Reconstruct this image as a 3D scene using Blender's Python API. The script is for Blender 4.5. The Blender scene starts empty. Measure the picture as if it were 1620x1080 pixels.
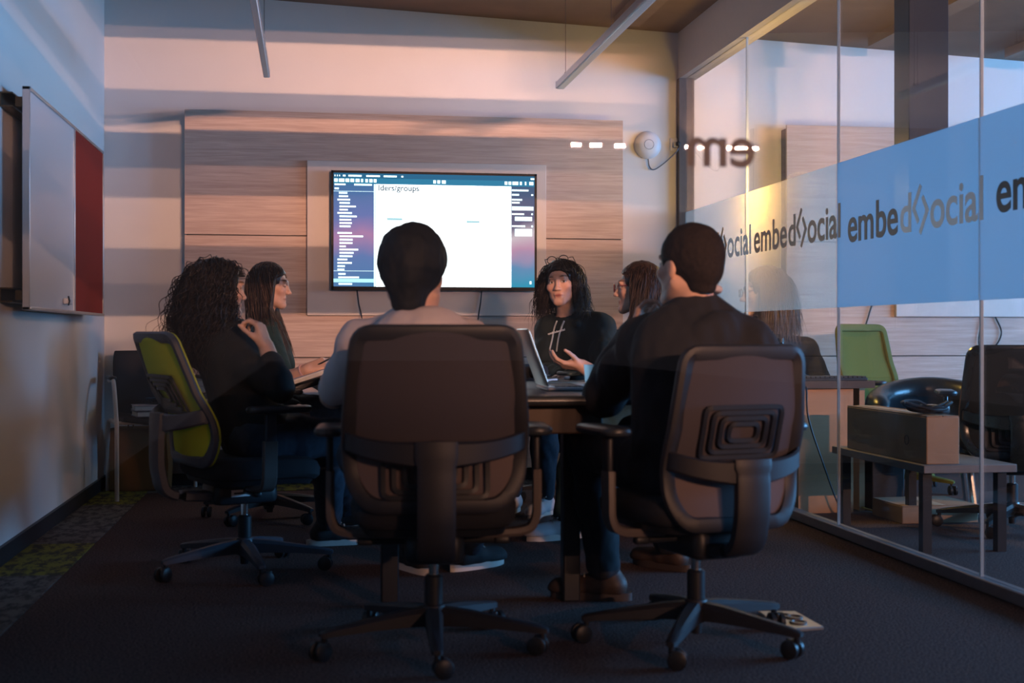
import bpy, math, random
import numpy as np
from mathutils import Vector, Matrix, noise as mnoise

C = bpy.context.scene.collection
SC = bpy.context.scene
PI = math.pi
random.seed(7)
RNG = np.random.default_rng(11)

# ------------------------------------------------------------------ camera, world, exposure
FPX, CX, CY, CAMH = 2050.0, 810.0, 528.0, 0.93     # focal length in pixels of the 1620x1080 frame, horizon row, lens height
YAW = math.atan(320 / FPX)                          # the camera looks a little to the right of the room's long axis
CT, ST = math.cos(YAW), math.sin(YAW)
cam_d = bpy.data.cameras.new('camera')
cam = bpy.data.objects.new('camera', cam_d); C.objects.link(cam)
cam.location = (0, 0, CAMH); cam.rotation_euler = (PI / 2, 0, -YAW)
cam_d.sensor_width = 36; cam_d.lens = 36 * FPX / 1620
cam_d.shift_y = -(540 - CY) / 1620
cam_d.clip_start = 0.05
cam_d.dof.use_dof = True; cam_d.dof.focus_distance = 7.4; cam_d.dof.aperture_fstop = 3.2
SC.camera = cam
SC.view_settings.view_transform = 'Standard'; SC.view_settings.look = 'None'
SC.view_settings.gamma = 1; SC.view_settings.use_curve_mapping = False
SC.view_settings.exposure = 0.12
SC.cycles.transparent_max_bounces = 32
SC.cycles.caustics_reflective = False; SC.cycles.caustics_refractive = False
SC.cycles.sample_clamp_indirect = 4
w = bpy.data.worlds.new('world'); SC.world = w; w.use_nodes = True
w.node_tree.nodes['Background'].inputs[0].default_value = (0.53, 0.44, 0.50, 1)
w.node_tree.nodes['Background'].inputs[1].default_value = 0.17

def at(u, v, zf):
    """3D point seen at pixel (u, v) of the photograph at depth zf along the lens axis"""
    xr = (u - CX) / FPX * zf
    return Vector((xr * CT + zf * ST, zf * CT - xr * ST, CAMH - (v - CY) / FPX * zf))
def fl(u, v, z=0.0): return at(u, v, FPX * (CAMH - z) / (v - CY))
def atY(u, v, Y):
    t = (u - CX) / FPX
    return at(u, v, Y / (CT - t * ST))
def atX(u, v, X):
    t = (u - CX) / FPX
    return at(u, v, X / (t * CT + ST))

WL, WR, WB = -1.234, 2.412, 8.166          # left wall, glass partition, back wall
FRONT = 2.5                                # front glass the photograph looks through

def area_light(name, loc, aim, sx, sy, power, col, spread=180):
    d = bpy.data.lights.new(name, 'AREA'); d.shape = 'RECTANGLE'; d.size = sx; d.size_y = sy
    d.energy = power; d.color = col; d.spread = math.radians(spread)
    o = bpy.data.objects.new(name, d); C.objects.link(o); o.location = loc
    o.rotation_euler = (Vector(aim) - Vector(loc)).to_track_quat('-Z', 'Y').to_euler()
    return o
# dusk daylight through the windows of the office on the right, and the linear lamps of the open office behind the photographer
area_light('dusk_window_light', (8.6, 4.4, 2.0), (0, 5.6, 1.5), 5.0, 2.2, 1060, (0.17, 0.50, 1.0))
OFFICE_Y, OFFICE_Z = -7.3, 2.76
OFFICE_LAMPS = [(2.505, 2.595), (2.69, 2.80), (2.935, 3.03), (3.64, 3.69), (3.76, 3.88), (3.94, 4.38)]
for x0, x1 in OFFICE_LAMPS:
    last = x0 > 3.9                        # the longest lamp also washes the wall of the next room
    area_light('office_lamp_light', ((x0 + x1) / 2, OFFICE_Y, OFFICE_Z), ((x0 + x1) / 2 - (1.7 if x0 < 3.5 else 1.6 if last else 3.6), 8, 2.35), x1 - x0, 0.032, (180 if last else 84) * (x1 - x0), (1.0, 0.49, 0.31), 44 if last else 24)

# ------------------------------------------------------------------ helpers
def lin(r, g, b):
    f = lambda c: (c / 255 / 12.92) if c / 255 <= 0.04045 else ((c / 255 + 0.055) / 1.055) ** 2.4
    return (f(r), f(g), f(b))
MATS = {}
def mat(name, col, rough=0.6, metal=0.0, spec=0.4, var=0.08, vscale=30.0, bump=0.0, bscale=200.0, stretch=(1, 1, 1), sheen=0.0, coat=0.0, attr=None):
    if name in MATS: return MATS[name]
    m = bpy.data.materials.new(name); m.use_nodes = True; MATS[name] = m
    nt = m.node_tree; N = nt.nodes; L = nt.links; p = N['Principled BSDF']
    p.inputs['Roughness'].default_value = rough; p.inputs['Metallic'].default_value = metal
    p.inputs['Specular IOR Level'].default_value = spec
    p.inputs['Sheen Weight'].default_value = sheen; p.inputs['Coat Weight'].default_value = coat
    tc = N.new('ShaderNodeTexCoord'); mp = N.new('ShaderNodeMapping'); mp.inputs['Scale'].default_value = stretch
    L.new(tc.outputs['Object'], mp.inputs[0])
    nz = N.new('ShaderNodeTexNoise'); nz.inputs['Scale'].default_value = vscale; nz.inputs['Detail'].default_value = 3
    L.new(mp.outputs[0], nz.inputs['Vector'])
    mr = N.new('ShaderNodeMapRange'); mr.inputs['To Min'].default_value = 1 - var * 2; mr.inputs['To Max'].default_value = 1 + var * 2
    L.new(nz.outputs['Fac'], mr.inputs['Value'])
    mx = N.new('ShaderNodeVectorMath'); mx.operation = 'SCALE'
    if attr:
        a = N.new('ShaderNodeAttribute'); a.attribute_name = attr; L.new(a.outputs['Color'], mx.inputs[0])
    else: mx.inputs[0].default_value = col
    L.new(mr.outputs[0], mx.inputs['Scale']); L.new(mx.outputs[0], p.inputs['Base Color'])
    if bump:
        b = N.new('ShaderNodeBump'); b.inputs['Strength'].default_value = bump; b.inputs['Distance'].default_value = 0.004
        n2 = N.new('ShaderNodeTexNoise'); n2.inputs['Scale'].default_value = bscale; L.new(mp.outputs[0], n2.inputs['Vector'])
        L.new(n2.outputs['Fac'], b.inputs['Height']); L.new(b.outputs[0], p.inputs['Normal'])
    return m
def emit(name, col, s, grad=None):
    if name in MATS: return MATS[name]
    m = bpy.data.materials.new(name); m.use_nodes = True; MATS[name] = m
    nt = m.node_tree; p = nt.nodes['Principled BSDF']
    p.inputs['Base Color'].default_value = (0.01, 0.01, 0.012, 1); p.inputs['Roughness'].default_value = 0.5; p.inputs['Specular IOR Level'].default_value = 0.08
    p.inputs['Emission Color'].default_value = (*col, 1); p.inputs['Emission Strength'].default_value = s
    if grad:
        tc = nt.nodes.new('ShaderNodeTexCoord'); sp = nt.nodes.new('ShaderNodeSeparateXYZ'); cr = nt.nodes.new('ShaderNodeValToRGB')
        mr = nt.nodes.new('ShaderNodeMapRange'); mr.inputs[1].default_value = grad[0]; mr.inputs[2].default_value = grad[1]
        nz = nt.nodes.new('ShaderNodeTexNoise'); nz.inputs['Scale'].default_value = 3.5
        ad = nt.nodes.new('ShaderNodeMath'); ad.operation = 'MULTIPLY_ADD'; ad.inputs[1].default_value = 0.35; ad.inputs[2].default_value = -0.17
        a2 = nt.nodes.new('ShaderNodeMath')
        nt.links.new(tc.outputs['Object'], sp.inputs[0]); nt.links.new(tc.outputs['Object'], nz.inputs['Vector'])
        nt.links.new(sp.outputs['Z'], mr.inputs[0]); nt.links.new(nz.outputs['Fac'], ad.inputs[0])
        nt.links.new(mr.outputs[0], a2.inputs[0]); nt.links.new(ad.outputs[0], a2.inputs[1]); nt.links.new(a2.outputs[0], cr.inputs[0])
        el = cr.color_ramp.elements
        for i, (pos, cc) in enumerate(grad[2]):
            e = el[i] if i < 2 else el.new(pos)
            e.position = pos; e.color = (*cc, 1)
        nt.links.new(cr.outputs[0], p.inputs['Emission Color'])
    return m
def glass(name, tint, refl=1.0, f0=0.04, film=0.0, filmcol=(0.7, 0.75, 0.85), trans=0.5):
    """clear pane: straight-through transmission plus a mirror reflection that grows towards grazing (Schlick); film = share of scattering film"""
    m = bpy.data.materials.new(name); m.use_nodes = True; MATS[name] = m
    nt = m.node_tree; N = nt.nodes; L = nt.links; N.remove(N['Principled BSDF']); out = N['Material Output']
    tr = N.new('ShaderNodeBsdfTransparent'); tr.inputs[0].default_value = (*tint, 1)
    src = tr.outputs[0]
    if film:
        df = N.new('ShaderNodeBsdfDiffuse'); df.inputs[0].default_value = (*filmcol, 1)
        tl = N.new('ShaderNodeBsdfTranslucent'); tl.inputs[0].default_value = (*filmcol, 1)
        m1 = N.new('ShaderNodeMixShader'); m1.inputs[0].default_value = trans; L.new(df.outputs[0], m1.inputs[1]); L.new(tl.outputs[0], m1.inputs[2])
        m2 = N.new('ShaderNodeMixShader'); m2.inputs[0].default_value = film; L.new(src, m2.inputs[1]); L.new(m1.outputs[0], m2.inputs[2]); src = m2.outputs[0]
    if refl:
        gl = N.new('ShaderNodeBsdfGlossy'); gl.inputs['Roughness'].default_value = 0.0
        lw = N.new('ShaderNodeLayerWeight'); lw.inputs[0].default_value = 0.5
        pw = N.new('ShaderNodeMath'); pw.operation = 'POWER'; pw.inputs[1].default_value = 5; L.new(lw.outputs['Facing'], pw.inputs[0])
        ma = N.new('ShaderNodeMath'); ma.operation = 'MULTIPLY_ADD'; ma.inputs[1].default_value = (1 - f0) * refl; ma.inputs[2].default_value = f0 * refl; L.new(pw.outputs[0], ma.inputs[0])
        mx = N.new('ShaderNodeMixShader'); L.new(ma.outputs[0], mx.inputs[0]); L.new(src, mx.inputs[1]); L.new(gl.outputs[0], mx.inputs[2]); src = mx.outputs[0]
    L.new(src, out.inputs['Surface'])
    return m

class MB:
    """collects shapes, then links them as ONE mesh object"""
    def __init__(s): s.v = []; s.f = []
    def add(s, vs, fs):
        o = len(s.v); s.v += [tuple(p) for p in vs]; s.f += [tuple(i + o for i in f) for f in fs]; return s
    def box(s, c, size, R=None):
        x, y, z = size[0] / 2, size[1] / 2, size[2] / 2
        P = [Vector(q) for q in ((-x, -y, -z), (x, -y, -z), (x, y, -z), (-x, y, -z), (-x, -y, z), (x, -y, z), (x, y, z), (-x, y, z))]
        if R is not None: P = [R @ p for p in P]
        return s.add([p + Vector(c) for p in P], [(3, 2, 1, 0), (4, 5, 6, 7), (0, 1, 5, 4), (1, 2, 6, 5), (2, 3, 7, 6), (3, 0, 4, 7)])
    def b2(s, lo, hi):
        return s.box([(a + b) / 2 for a, b in zip(lo, hi)], [abs(b - a) for a, b in zip(lo, hi)])
    def rbox(s, c, size, r=0.01, n=3, R=None):
        """box with rounded vertical outline and eased top and bottom"""
        x, y, z = size[0] / 2, size[1] / 2, size[2] / 2; r = min(r, x * .99, y * .99); e = min(r * .6, z * .9)
        rings = []
        for zz, ins in ((-z, e), (-z + e * .3, e * .3), (-z + e, 0), (z - e, 0), (z - e * .3, e * .3), (z, e)):
            ring = []
            for cx_, cy_, a0 in ((x - r, y - r, 0), (-x + r, y - r, PI / 2), (-x + r, -y + r, PI), (x - r, -y + r, 1.5 * PI)):
                for k in range(n + 1):
                    a = a0 + PI / 2 * k / n; rr = max(r - ins, 1e-4)
                    ring.append(Vector((cx_ + rr * math.cos(a), cy_ + rr * math.sin(a), zz)))
            rings.append(ring)
        return s.loft(rings, c, R)
    def loft(s, rings, c=(0, 0, 0), R=None, closed=True, cap=True):
        m = len(rings[0]); vs = [p for r_ in rings for p in r_]; fs = []
        for i in range(len(rings) - 1):
            for j in range(m if closed else m - 1):
                k = (j + 1) % m; fs.append((i * m + j, i * m + k, (i + 1) * m + k, (i + 1) * m + j))
        if cap: fs += [tuple(range(m - 1, -1, -1)), tuple(range((len(rings) - 1) * m, len(rings) * m))]
        vs = [Vector(p) for p in vs]
        if R is not None: vs = [R @ p for p in vs]
        return s.add([p + Vector(c) for p in vs], fs)
    def sweep(s, path, prof, up=(0, 0, 1), closed=False, scale=None):
        """sweep a 2D profile (side, up) along a path"""
        P = [Vector(p) for p in path]; n = len(P); rings = []; up = Vector(up)
        for i, p in enumerate(P):
            a = P[(i - 1) % n] if closed or i > 0 else p; b = P[(i + 1) % n] if closed or i < n - 1 else p
            t = (b - a).normalized(); sd = t.cross(up)
            if sd.length < 1e-3: sd = t.cross(Vector((0, 1, 0)) if abs(t.y) < .9 else Vector((1, 0, 0)))
            sd.normalize(); uu = sd.cross(t).normalized(); k = scale[i] if scale else 1
            rings.append([p + sd * (q[0] * k) + uu * (q[1] * k) for q in prof])
        if closed: rings.append(rings[0])
        return s.loft(rings, cap=not closed)
    def tube(s, path, r, n=10, scale=None, closed=False, up=(0.0137, 0.031, 1)):
        return s.sweep(path, [(r * math.cos(2 * PI * k / n), r * math.sin(2 * PI * k / n)) for k in range(n)], up, closed, scale)
    def lathe(s, prof, c=(0, 0, 0), n=24, R=None):
        return s.loft([[Vector((r * math.cos(2 * PI * k / n), r * math.sin(2 * PI * k / n), z)) for k in range(n)] for r, z in prof], c, R)
    def ell(s, c, r, R=None, n=16, m=10):
        return s.lathe_ell(c, r, R, n, m)
    def lathe_ell(s, c, r, R, n, m):
        rings = [[Vector((r[0] * math.sin(PI * (i + .02) / (m + .04)) * math.cos(2 * PI * k / n), r[1] * math.sin(PI * (i + .02) / (m + .04)) * math.sin(2 * PI * k / n), -r[2] * math.cos(PI * (i + .02) / (m + .04)))) for k in range(n)] for i in range(m + 1)]
        return s.loft(rings, c, R)
    def grid(s, fn, nu, nv):
        vs = [fn(i / nu, j / nv) for j in range(nv + 1) for i in range(nu + 1)]
        return s.add(vs, [(j * (nu + 1) + i, j * (nu + 1) + i + 1, (j + 1) * (nu + 1) + i + 1, (j + 1) * (nu + 1) + i) for j in range(nv) for i in range(nu)])
    def build(s, name, m, parent=None, smooth=None, bevel=0, solid=0, sub=0, off=None):
        me = bpy.data.meshes.new(name)
        vs = s.v if off is None else [tuple(Vector(p) - Vector(off)) for p in s.v]
        me.from_pydata(vs, [], s.f); me.update()
        o = bpy.data.objects.new(name, me); C.objects.link(o); me.materials.append(m)
        if parent is not None: o.parent = parent
        if solid:
            q = o.modifiers.new('solid', 'SOLIDIFY'); q.thickness = solid; q.offset = 0
        if bevel:
            q = o.modifiers.new('bevel', 'BEVEL'); q.width = bevel; q.segments = 2; q.limit_method = 'ANGLE'
        if sub:
            q = o.modifiers.new('sub', 'SUBSURF'); q.levels = sub; q.render_levels = sub
        if smooth is None: smooth = True
        if smooth:
            me.polygons.foreach_set('use_smooth', [True] * len(me.polygons))
            try: me.set_sharp_from_angle(angle=math.radians(38))
            except Exception: pass
        return o
def tag(o, label=None, cat=None, group=None, kind=None):
    if label: o['label'] = label
    if cat: o['category'] = cat
    if group: o['group'] = group
    if kind: o['kind'] = kind
    return o
def empty(name, loc, rz=0.0, label=None, cat=None, group=None):
    o = bpy.data.objects.new(name, None); C.objects.link(o); o.location = loc; o.rotation_euler = (0, 0, rz); o.empty_display_size = .1
    return tag(o, label, cat, group)
def struct(o): o['kind'] = 'structure'; return o
def bez(pts, n=8, closed=False):
    """Catmull-Rom through the points"""
    P = [Vector(p) for p in pts]; out = []; m = len(P)
    for i in range(m if closed else m - 1):
        p1, p2 = P[i], P[(i + 1) % m]
        p0 = P[i - 1] if closed or i > 0 else p1 * 2 - p2
        p3 = P[(i + 2) % m] if closed or i < m - 2 else p2 * 2 - p1
        for k in range(n):
            t = k / n
            out.append(.5 * ((2 * p1) + (p2 - p0) * t + (2 * p0 - 5 * p1 + 4 * p2 - p3) * t * t + (3 * p1 - p0 - 3 * p2 + p3) * t ** 3))
    if not closed: out.append(P[-1].copy())
    return out
def rpoly(pts, radii, n=5):
    """2D polygon with rounded corners"""
    out = []; m = len(pts)
    for i in range(m):
        p = Vector(pts[i]); a = (Vector(pts[i - 1]) - p); b = (Vector(pts[(i + 1) % m]) - p)
        r = min(radii[i], a.length * .49, b.length * .49); A = p + a.normalized() * r; B = p + b.normalized() * r
        for k in range(n + 1):
            t = k / n; out.append(A * (1 - t) ** 2 + p * 2 * t * (1 - t) + B * t * t)
    return out
def text(name, body, size, m, parent, loc, rot, ext=0.0008, align='LEFT', offset=0.0, sx=1.0):
    """lettering as a solid mesh; the width it takes is kept in text.width"""
    cu = bpy.data.curves.new(name, 'FONT'); cu.body = body; cu.size = size; cu.extrude = ext; cu.align_x = align; cu.offset = offset
    tmp = bpy.data.objects.new(name, cu); C.objects.link(tmp); dg = bpy.context.evaluated_depsgraph_get(); dg.update()
    me = bpy.data.meshes.new_from_object(tmp.evaluated_get(dg)); bpy.data.objects.remove(tmp); bpy.data.curves.remove(cu)
    me.name = name; me.materials.clear(); me.materials.append(m); text.width = max((v.co.x for v in me.vertices), default=0)
    o = bpy.data.objects.new(name, me); C.objects.link(o); o.parent = parent
    o.location = loc; o.rotation_euler = rot; o.scale = (sx, 1, 1)
    return o
# ------------------------------------------------------------------ the room
def wood_mat(name, c1, c2):
    m = bpy.data.materials.new(name); m.use_nodes = True; nt = m.node_tree; N = nt.nodes; L = nt.links; p = N['Principled BSDF']
    tc = N.new('ShaderNodeTexCoord'); mp = N.new('ShaderNodeMapping'); mp.inputs['Scale'].default_value = (1.0, 6, 24); L.new(tc.outputs['Object'], mp.inputs[0])
    nz = N.new('ShaderNodeTexNoise'); nz.inputs['Scale'].default_value = 2.2; nz.inputs['Detail'].default_value = 7; nz.inputs['Roughness'].default_value = .62; L.new(mp.outputs[0], nz.inputs['Vector'])
    m2 = N.new('ShaderNodeMapping'); m2.inputs['Scale'].default_value = (5, 10, 160); L.new(tc.outputs['Object'], m2.inputs[0])
    n2 = N.new('ShaderNodeTexNoise'); n2.inputs['Scale'].default_value = 1.3; n2.inputs['Detail'].default_value = 4; L.new(m2.outputs[0], n2.inputs['Vector'])
    ad = N.new('ShaderNodeMix'); ad.inputs[0].default_value = .38; L.new(nz.outputs['Fac'], ad.inputs[2]); L.new(n2.outputs['Fac'], ad.inputs[3])
    cr = N.new('ShaderNodeValToRGB'); cr.color_ramp.elements[0].position = .3; cr.color_ramp.elements[0].color = (*c1, 1); cr.color_ramp.elements[1].position = .68; cr.color_ramp.elements[1].color = (*c2, 1)
    L.new(ad.outputs[0], cr.inputs[0]); L.new(cr.outputs[0], p.inputs['Base Color'])
    p.inputs['Roughness'].default_value = .55; p.inputs['Specular IOR Level'].default_value = .3
    bm = N.new('ShaderNodeBump'); bm.inputs['Strength'].default_value = .08; bm.inputs['Distance'].default_value = .002; L.new(n2.outputs['Fac'], bm.inputs['Height']); L.new(bm.outputs[0], p.inputs['Normal'])
    return m
m_wall = mat('white_paint', (.72, .70, .68), .8, var=.02, vscale=6, bump=.05, bscale=300)
m_ceil = mat('brown_ceiling', (.20, .135, .10), .85, var=.16, vscale=3, bump=.2, bscale=40)
m_ceilb = mat('brown_ceiling_boards', (.24, .16, .115), .8, var=.12, vscale=5)
m_skirt = mat('dark_skirting', (.02, .02, .024), .5, var=.1)
m_black = mat('black_plastic', (.012, .013, .016), .42, var=.1)
m_alu = mat('aluminium', (.55, .56, .58), .35, metal=.9, var=.04)
m_wood = wood_mat('pale_wood_laminate', (.40, .285, .23), (.64, .50, .42))

def carpet():
    m = bpy.data.materials.new('dark_carpet'); m.use_nodes = True; nt = m.node_tree; N = nt.nodes; L = nt.links; p = N['Principled BSDF']
    tc = N.new('ShaderNodeTexCoord'); nz = N.new('ShaderNodeTexNoise'); nz.inputs['Scale'].default_value = 130; nz.inputs['Detail'].default_value = 5; L.new(tc.outputs['Object'], nz.inputs['Vector'])
    cr = N.new('ShaderNodeValToRGB'); e = cr.color_ramp.elements; e[0].position = .3; e[0].color = (.012, .010, .010, 1); e[1].position = .72; e[1].color = (.165, .105, .095, 1)
    L.new(nz.outputs['Fac'], cr.inputs[0]); L.new(cr.outputs[0], p.inputs['Base Color']); p.inputs['Roughness'].default_value = .95; p.inputs['Specular IOR Level'].default_value = .1
    b = N.new('ShaderNodeBump'); b.inputs['Strength'].default_value = .5; b.inputs['Distance'].default_value = .006; L.new(nz.outputs['Fac'], b.inputs['Height']); L.new(b.outputs[0], p.inputs['Normal'])
    return m
def patch(name, a, b):
    m = bpy.data.materials.new(name); m.use_nodes = True; nt = m.node_tree; N = nt.nodes; L = nt.links; p = N['Principled BSDF']
    tc = N.new('ShaderNodeTexCoord'); mp = N.new('ShaderNodeMapping'); mp.inputs['Scale'].default_value = (1, .45, 1); L.new(tc.outputs['Object'], mp.inputs[0])
    nz = N.new('ShaderNodeTexNoise'); nz.inputs['Scale'].default_value = 22; nz.inputs['Detail'].default_value = 6; nz.inputs['Roughness'].default_value = .7; L.new(mp.outputs[0], nz.inputs['Vector'])
    cr = N.new('ShaderNodeValToRGB'); e = cr.color_ramp.elements; e[0].position = .44; e[0].color = (*a, 1); e[1].position = .54; e[1].color = (*b, 1)
    L.new(nz.outputs['Fac'], cr.inputs[0]); L.new(cr.outputs[0], p.inputs['Base Color']); p.inputs['Roughness'].default_value = .95
    return m
XR = 9.0
fo = struct(MB().b2((WL - .1, -40, -.1), (XR, WB + .1, 0)).build('floor', carpet(), smooth=False))
# carpet-tile border along the left and back walls
BX = fl(235, 777).x
m_ol = patch('olive_carpet_tile', (.03, .028, .01), (.20, .19, .012)); m_gr = patch('grey_carpet_tile', (.03, .026, .026), (.13, .115, .105))
ys = [3.0, 3.6, fl(40, 912).y, fl(60, 862).y, fl(140, 800).y, WB - .03]
n = 1
for k, (mm, y0, y1) in enumerate(((m_ol, ys[0], ys[1]), (m_gr, ys[1], ys[2]), (m_ol, ys[2], ys[3]), (m_gr, ys[3], ys[4]), (m_ol, ys[4], ys[5]))):
    struct(MB().b2((WL + .02, y0, 0), (BX, y1, .004)).build('floor_border_%d' % n, mm, smooth=False)); n += 1
for x0, x1, mm in ((BX, -.3, m_gr), (-.3, .5, m_ol), (.5, 1.4, m_gr), (1.4, WR - .05, m_ol)):
    struct(MB().b2((x0, WB - .36, 0), (x1, WB - .03, .004)).build('floor_border_%d' % n, mm, smooth=False)); n += 1
struct(MB().b2((WL - .12, FRONT - .05, 0), (WL, WB + .1, 3.3)).build('wall_left', m_wall, smooth=False))
struct(MB().b2((WL - .1, WB, 0), (XR, WB + .12, 3.3)).build('wall_back', m_wall, smooth=False))
struct(MB().b2((WL, FRONT, 0), (WL + .018, WB, .075)).build('baseboard_left', m_skirt, smooth=False))
struct(MB().b2((WL, WB - .018, 0), (WR, WB, .075)).build('baseboard_back', m_skirt, smooth=False))
struct(MB().b2((WR, WB - .018, 0), (XR, WB, .075)).build('baseboard_right', m_skirt, smooth=False))
# the ceiling falls gently towards the right
def cz(x): return 2.989 - .0432 * x
cb = MB()
cb.add([(WL - .1, -9.5, cz(WL - .1)), (XR, -9.5, cz(XR)), (XR, WB + .1, cz(XR)), (WL - .1, WB + .1, cz(WL - .1)),
        (WL - .1, -9.5, 3.4), (XR, -9.5, 3.4), (XR, WB + .1, 3.4), (WL - .1, WB + .1, 3.4)],
       [(0, 1, 2, 3), (4, 7, 6, 5), (0, 4, 5, 1), (1, 5, 6, 2), (2, 6, 7, 3), (3, 7, 4, 0)])
struct(cb.build('ceiling', m_ceil, smooth=False))
k = 1
for (u0, v0, ww) in ((990, 20, .16), (1120, 42, .19), (1385, 74, .13), (1600, 92, .13)):
    p = atY(u0, v0, WB - .25); x = p.x
    struct(MB().b2((x - ww / 2, 3.0, cz(x) - .055), (x + ww / 2, WB - .28, cz(x) + .02)).build('trim_%d' % k, m_ceilb, smooth=False)); k += 1
# header over the glass partition, partition rails
m_head = mat('pale_header_paint', (.60, .52, .48), .75, var=.03)
struct(MB().b2((WR - .045, FRONT, 2.585), (WR + .075, WB, cz(WR) + .03)).build('trim_%d' % k, m_head, smooth=False)); k += 1
struct(MB().b2((WR - .05, WB - .05, 0), (WR + .05, WB, 2.585)).build('trim_%d' % k, mat('partition_post', (.10, .085, .08), .5), smooth=False)); k += 1
m_rail = mat('anodised_rail', (.30, .29, .31), .4, metal=.5)
struct(MB().b2((WR - .03, FRONT, .004), (WR + .03, WB - .05, .05)).build('trim_%d' % k, m_rail, bevel=.004)); k += 1
# glass panels with the frosted band
g_clear = glass('clear_partition_glass', (.93, .96, .97), refl=.9)
g_film_glow = glass('frosted_band_film_glow', (.95, .97, 1), refl=0, film=.34, filmcol=(.68, .54, .42), trans=.8)  # warm tint paints a glow into the film of the two far panels
g_film_d = glass('frosted_band_film_dense', (.95, .97, 1), refl=0, film=.80, filmcol=(.60, .60, .63), trans=.62)
m_edge = mat('glass_joint', (.62, .70, .74), .25, spec=.6, var=.05)
m_txt_w = mat('white_lettering', (.9, .92, .95), .4, var=.02); m_txt_b = mat('brown_vinyl', (.16, .115, .10), .5, var=.03)
m_txt_t = mat('tan_vinyl', (.42, .28, .19), .5, var=.03); m_txt_d = mat('dark_vinyl', (.03, .05, .07), .5, var=.03)
seams = [WB - .05, 6.944, 5.676, 4.389, 3.11, FRONT + .06]
def logo(mm, size, parent, y, z):
    """the emblem between the two words: two angle brackets set as a split diamond"""
    b = MB(); t = size * .105
    def bar(pts):
        P = [Vector((0, -q[0] * size, q[1] * size)) for q in pts]; L_, R_ = [], []
        for i, p in enumerate(P):
            d = ((P[min(i + 1, len(P) - 1)] - p).normalized() + (p - P[max(i - 1, 0)]).normalized()).normalized(); nn = Vector((0, -d.z, d.y)) * t / 2 * (1.35 if 0 < i < len(P) - 1 else 1)
            L_.append(p - nn); R_.append(p + nn)
        ring = L_ + R_[::-1]; n_ = len(ring); m_ = len(P); vs = [p + Vector((e, 0, 0)) for e in (-.0011, .0011) for p in ring]; fs = []
        for i in range(m_ - 1):
            q = (i, i + 1, n_ - 2 - i, n_ - 1 - i); fs += [q[::-1], tuple(k + n_ for k in q)]
        for i in range(n_): fs.append((i, (i + 1) % n_, (i + 1) % n_ + n_, i + n_))
        b.add([p + Vector((WR - .0125, y, z)) for p in vs], fs)
    bar(((.30, .52), (.0, .10), (.20, -.18))); bar(((.36, .30), (.56, .02), (.26, -.40)))
    return b.build('emblem', mm, parent, smooth=False)
RT = (PI / 2, 0, -PI / 2)
def wordmark(parent, y0, y1, z, parts):
    """y0 is the far end of the word, y1 its near end; parts = ((text, material), ...)"""
    size = (y0 - y1) / 4.60; y = y0
    for t, mm in parts:
        if t == '<>': logo(mm, size * .92, parent, y - size * .02, z + size * .30); y -= size * .62
        else:
            text('lettering', t, size, mm, parent, (WR - .012, y, z), RT, offset=size * .016); y -= text.width + size * .075
for i in range(5):
    ya, yb = seams[i], seams[i + 1]
    o = struct(MB().b2((WR - .005, yb + .004, .05), (WR + .005, ya - .004, 2.585)).build('window_%d' % (i + 1), g_clear, smooth=False))
    MB().b2((WR - .0095, yb + .004, 1.052), (WR - .0065, ya - .004, 1.716)).build('frosted_band', g_film_glow if i < 2 else g_film_d, o, smooth=False)
    if i > 0: MB().b2((WR - .006, ya - .004, .05), (WR + .006, ya + .004, 2.585)).build('glass_joint', m_edge, o, smooth=False)
    if i == 0: wordmark(o, 8.05, 7.0, 1.375, (('em', m_txt_t), ('be', m_txt_t), ('d', m_txt_t), ('<>', m_txt_t), ('ocial', m_txt_w)))
    if i == 1: wordmark(o, 6.80, 5.78, 1.375, (('em', m_txt_t), ('be', m_txt_t), ('d', m_txt_t), ('<>', m_txt_t), ('ocial', m_txt_t)))
    if i == 2: wordmark(o, 5.55, 4.51, 1.345, (('em', m_txt_b), ('be', m_txt_b), ('d', m_txt_w), ('<>', m_txt_w), ('ocial', m_txt_w)))  # white end of the word is a reflection painted into the letters
    if i == 3: wordmark(o, 4.27, 3.25, 1.36, (('em', m_txt_d), ('be', m_txt_d), ('d', m_txt_d), ('<>', m_txt_d), ('ocial', m_txt_d)))
# front glass the photographer stands behind, with unseen frosted stripes above head height, laid out to shade the wall in bands
g_front = glass('front_glass', (.97, .98, .98), refl=.75)
fw = struct(MB().b2((WL, FRONT - .005, .0), (WR, FRONT + .005, 3.05)).build('window_6', g_front, smooth=False))
for z0, z1, op in ((2.79, 3.05, .90), (2.745, 2.79, .5), (2.432, 2.546, .38), (2.242, 2.38, .62), (2.126, 2.242, .36), (1.794, 1.931, .36), (1.668, 1.794, .50)):
    g = MATS.get('stripe%g' % op) or glass('stripe%g' % op, (.97, .97, .97), refl=0, film=op, filmcol=(.5, .5, .52), trans=.1)
    MB().b2((WL, FRONT + .006, z0), (WR, FRONT + .008, z1)).build('frosted_stripe', g, fw, smooth=False)

q = atY(1197, 263, FRONT - .012)
ft = text('lettering', 'em', .118, mat('dark_translucent_vinyl', (.045, .045, .06), .6), fw, (q.x, FRONT - .008, q.z), (PI / 2, 0, PI), offset=.002)
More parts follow.
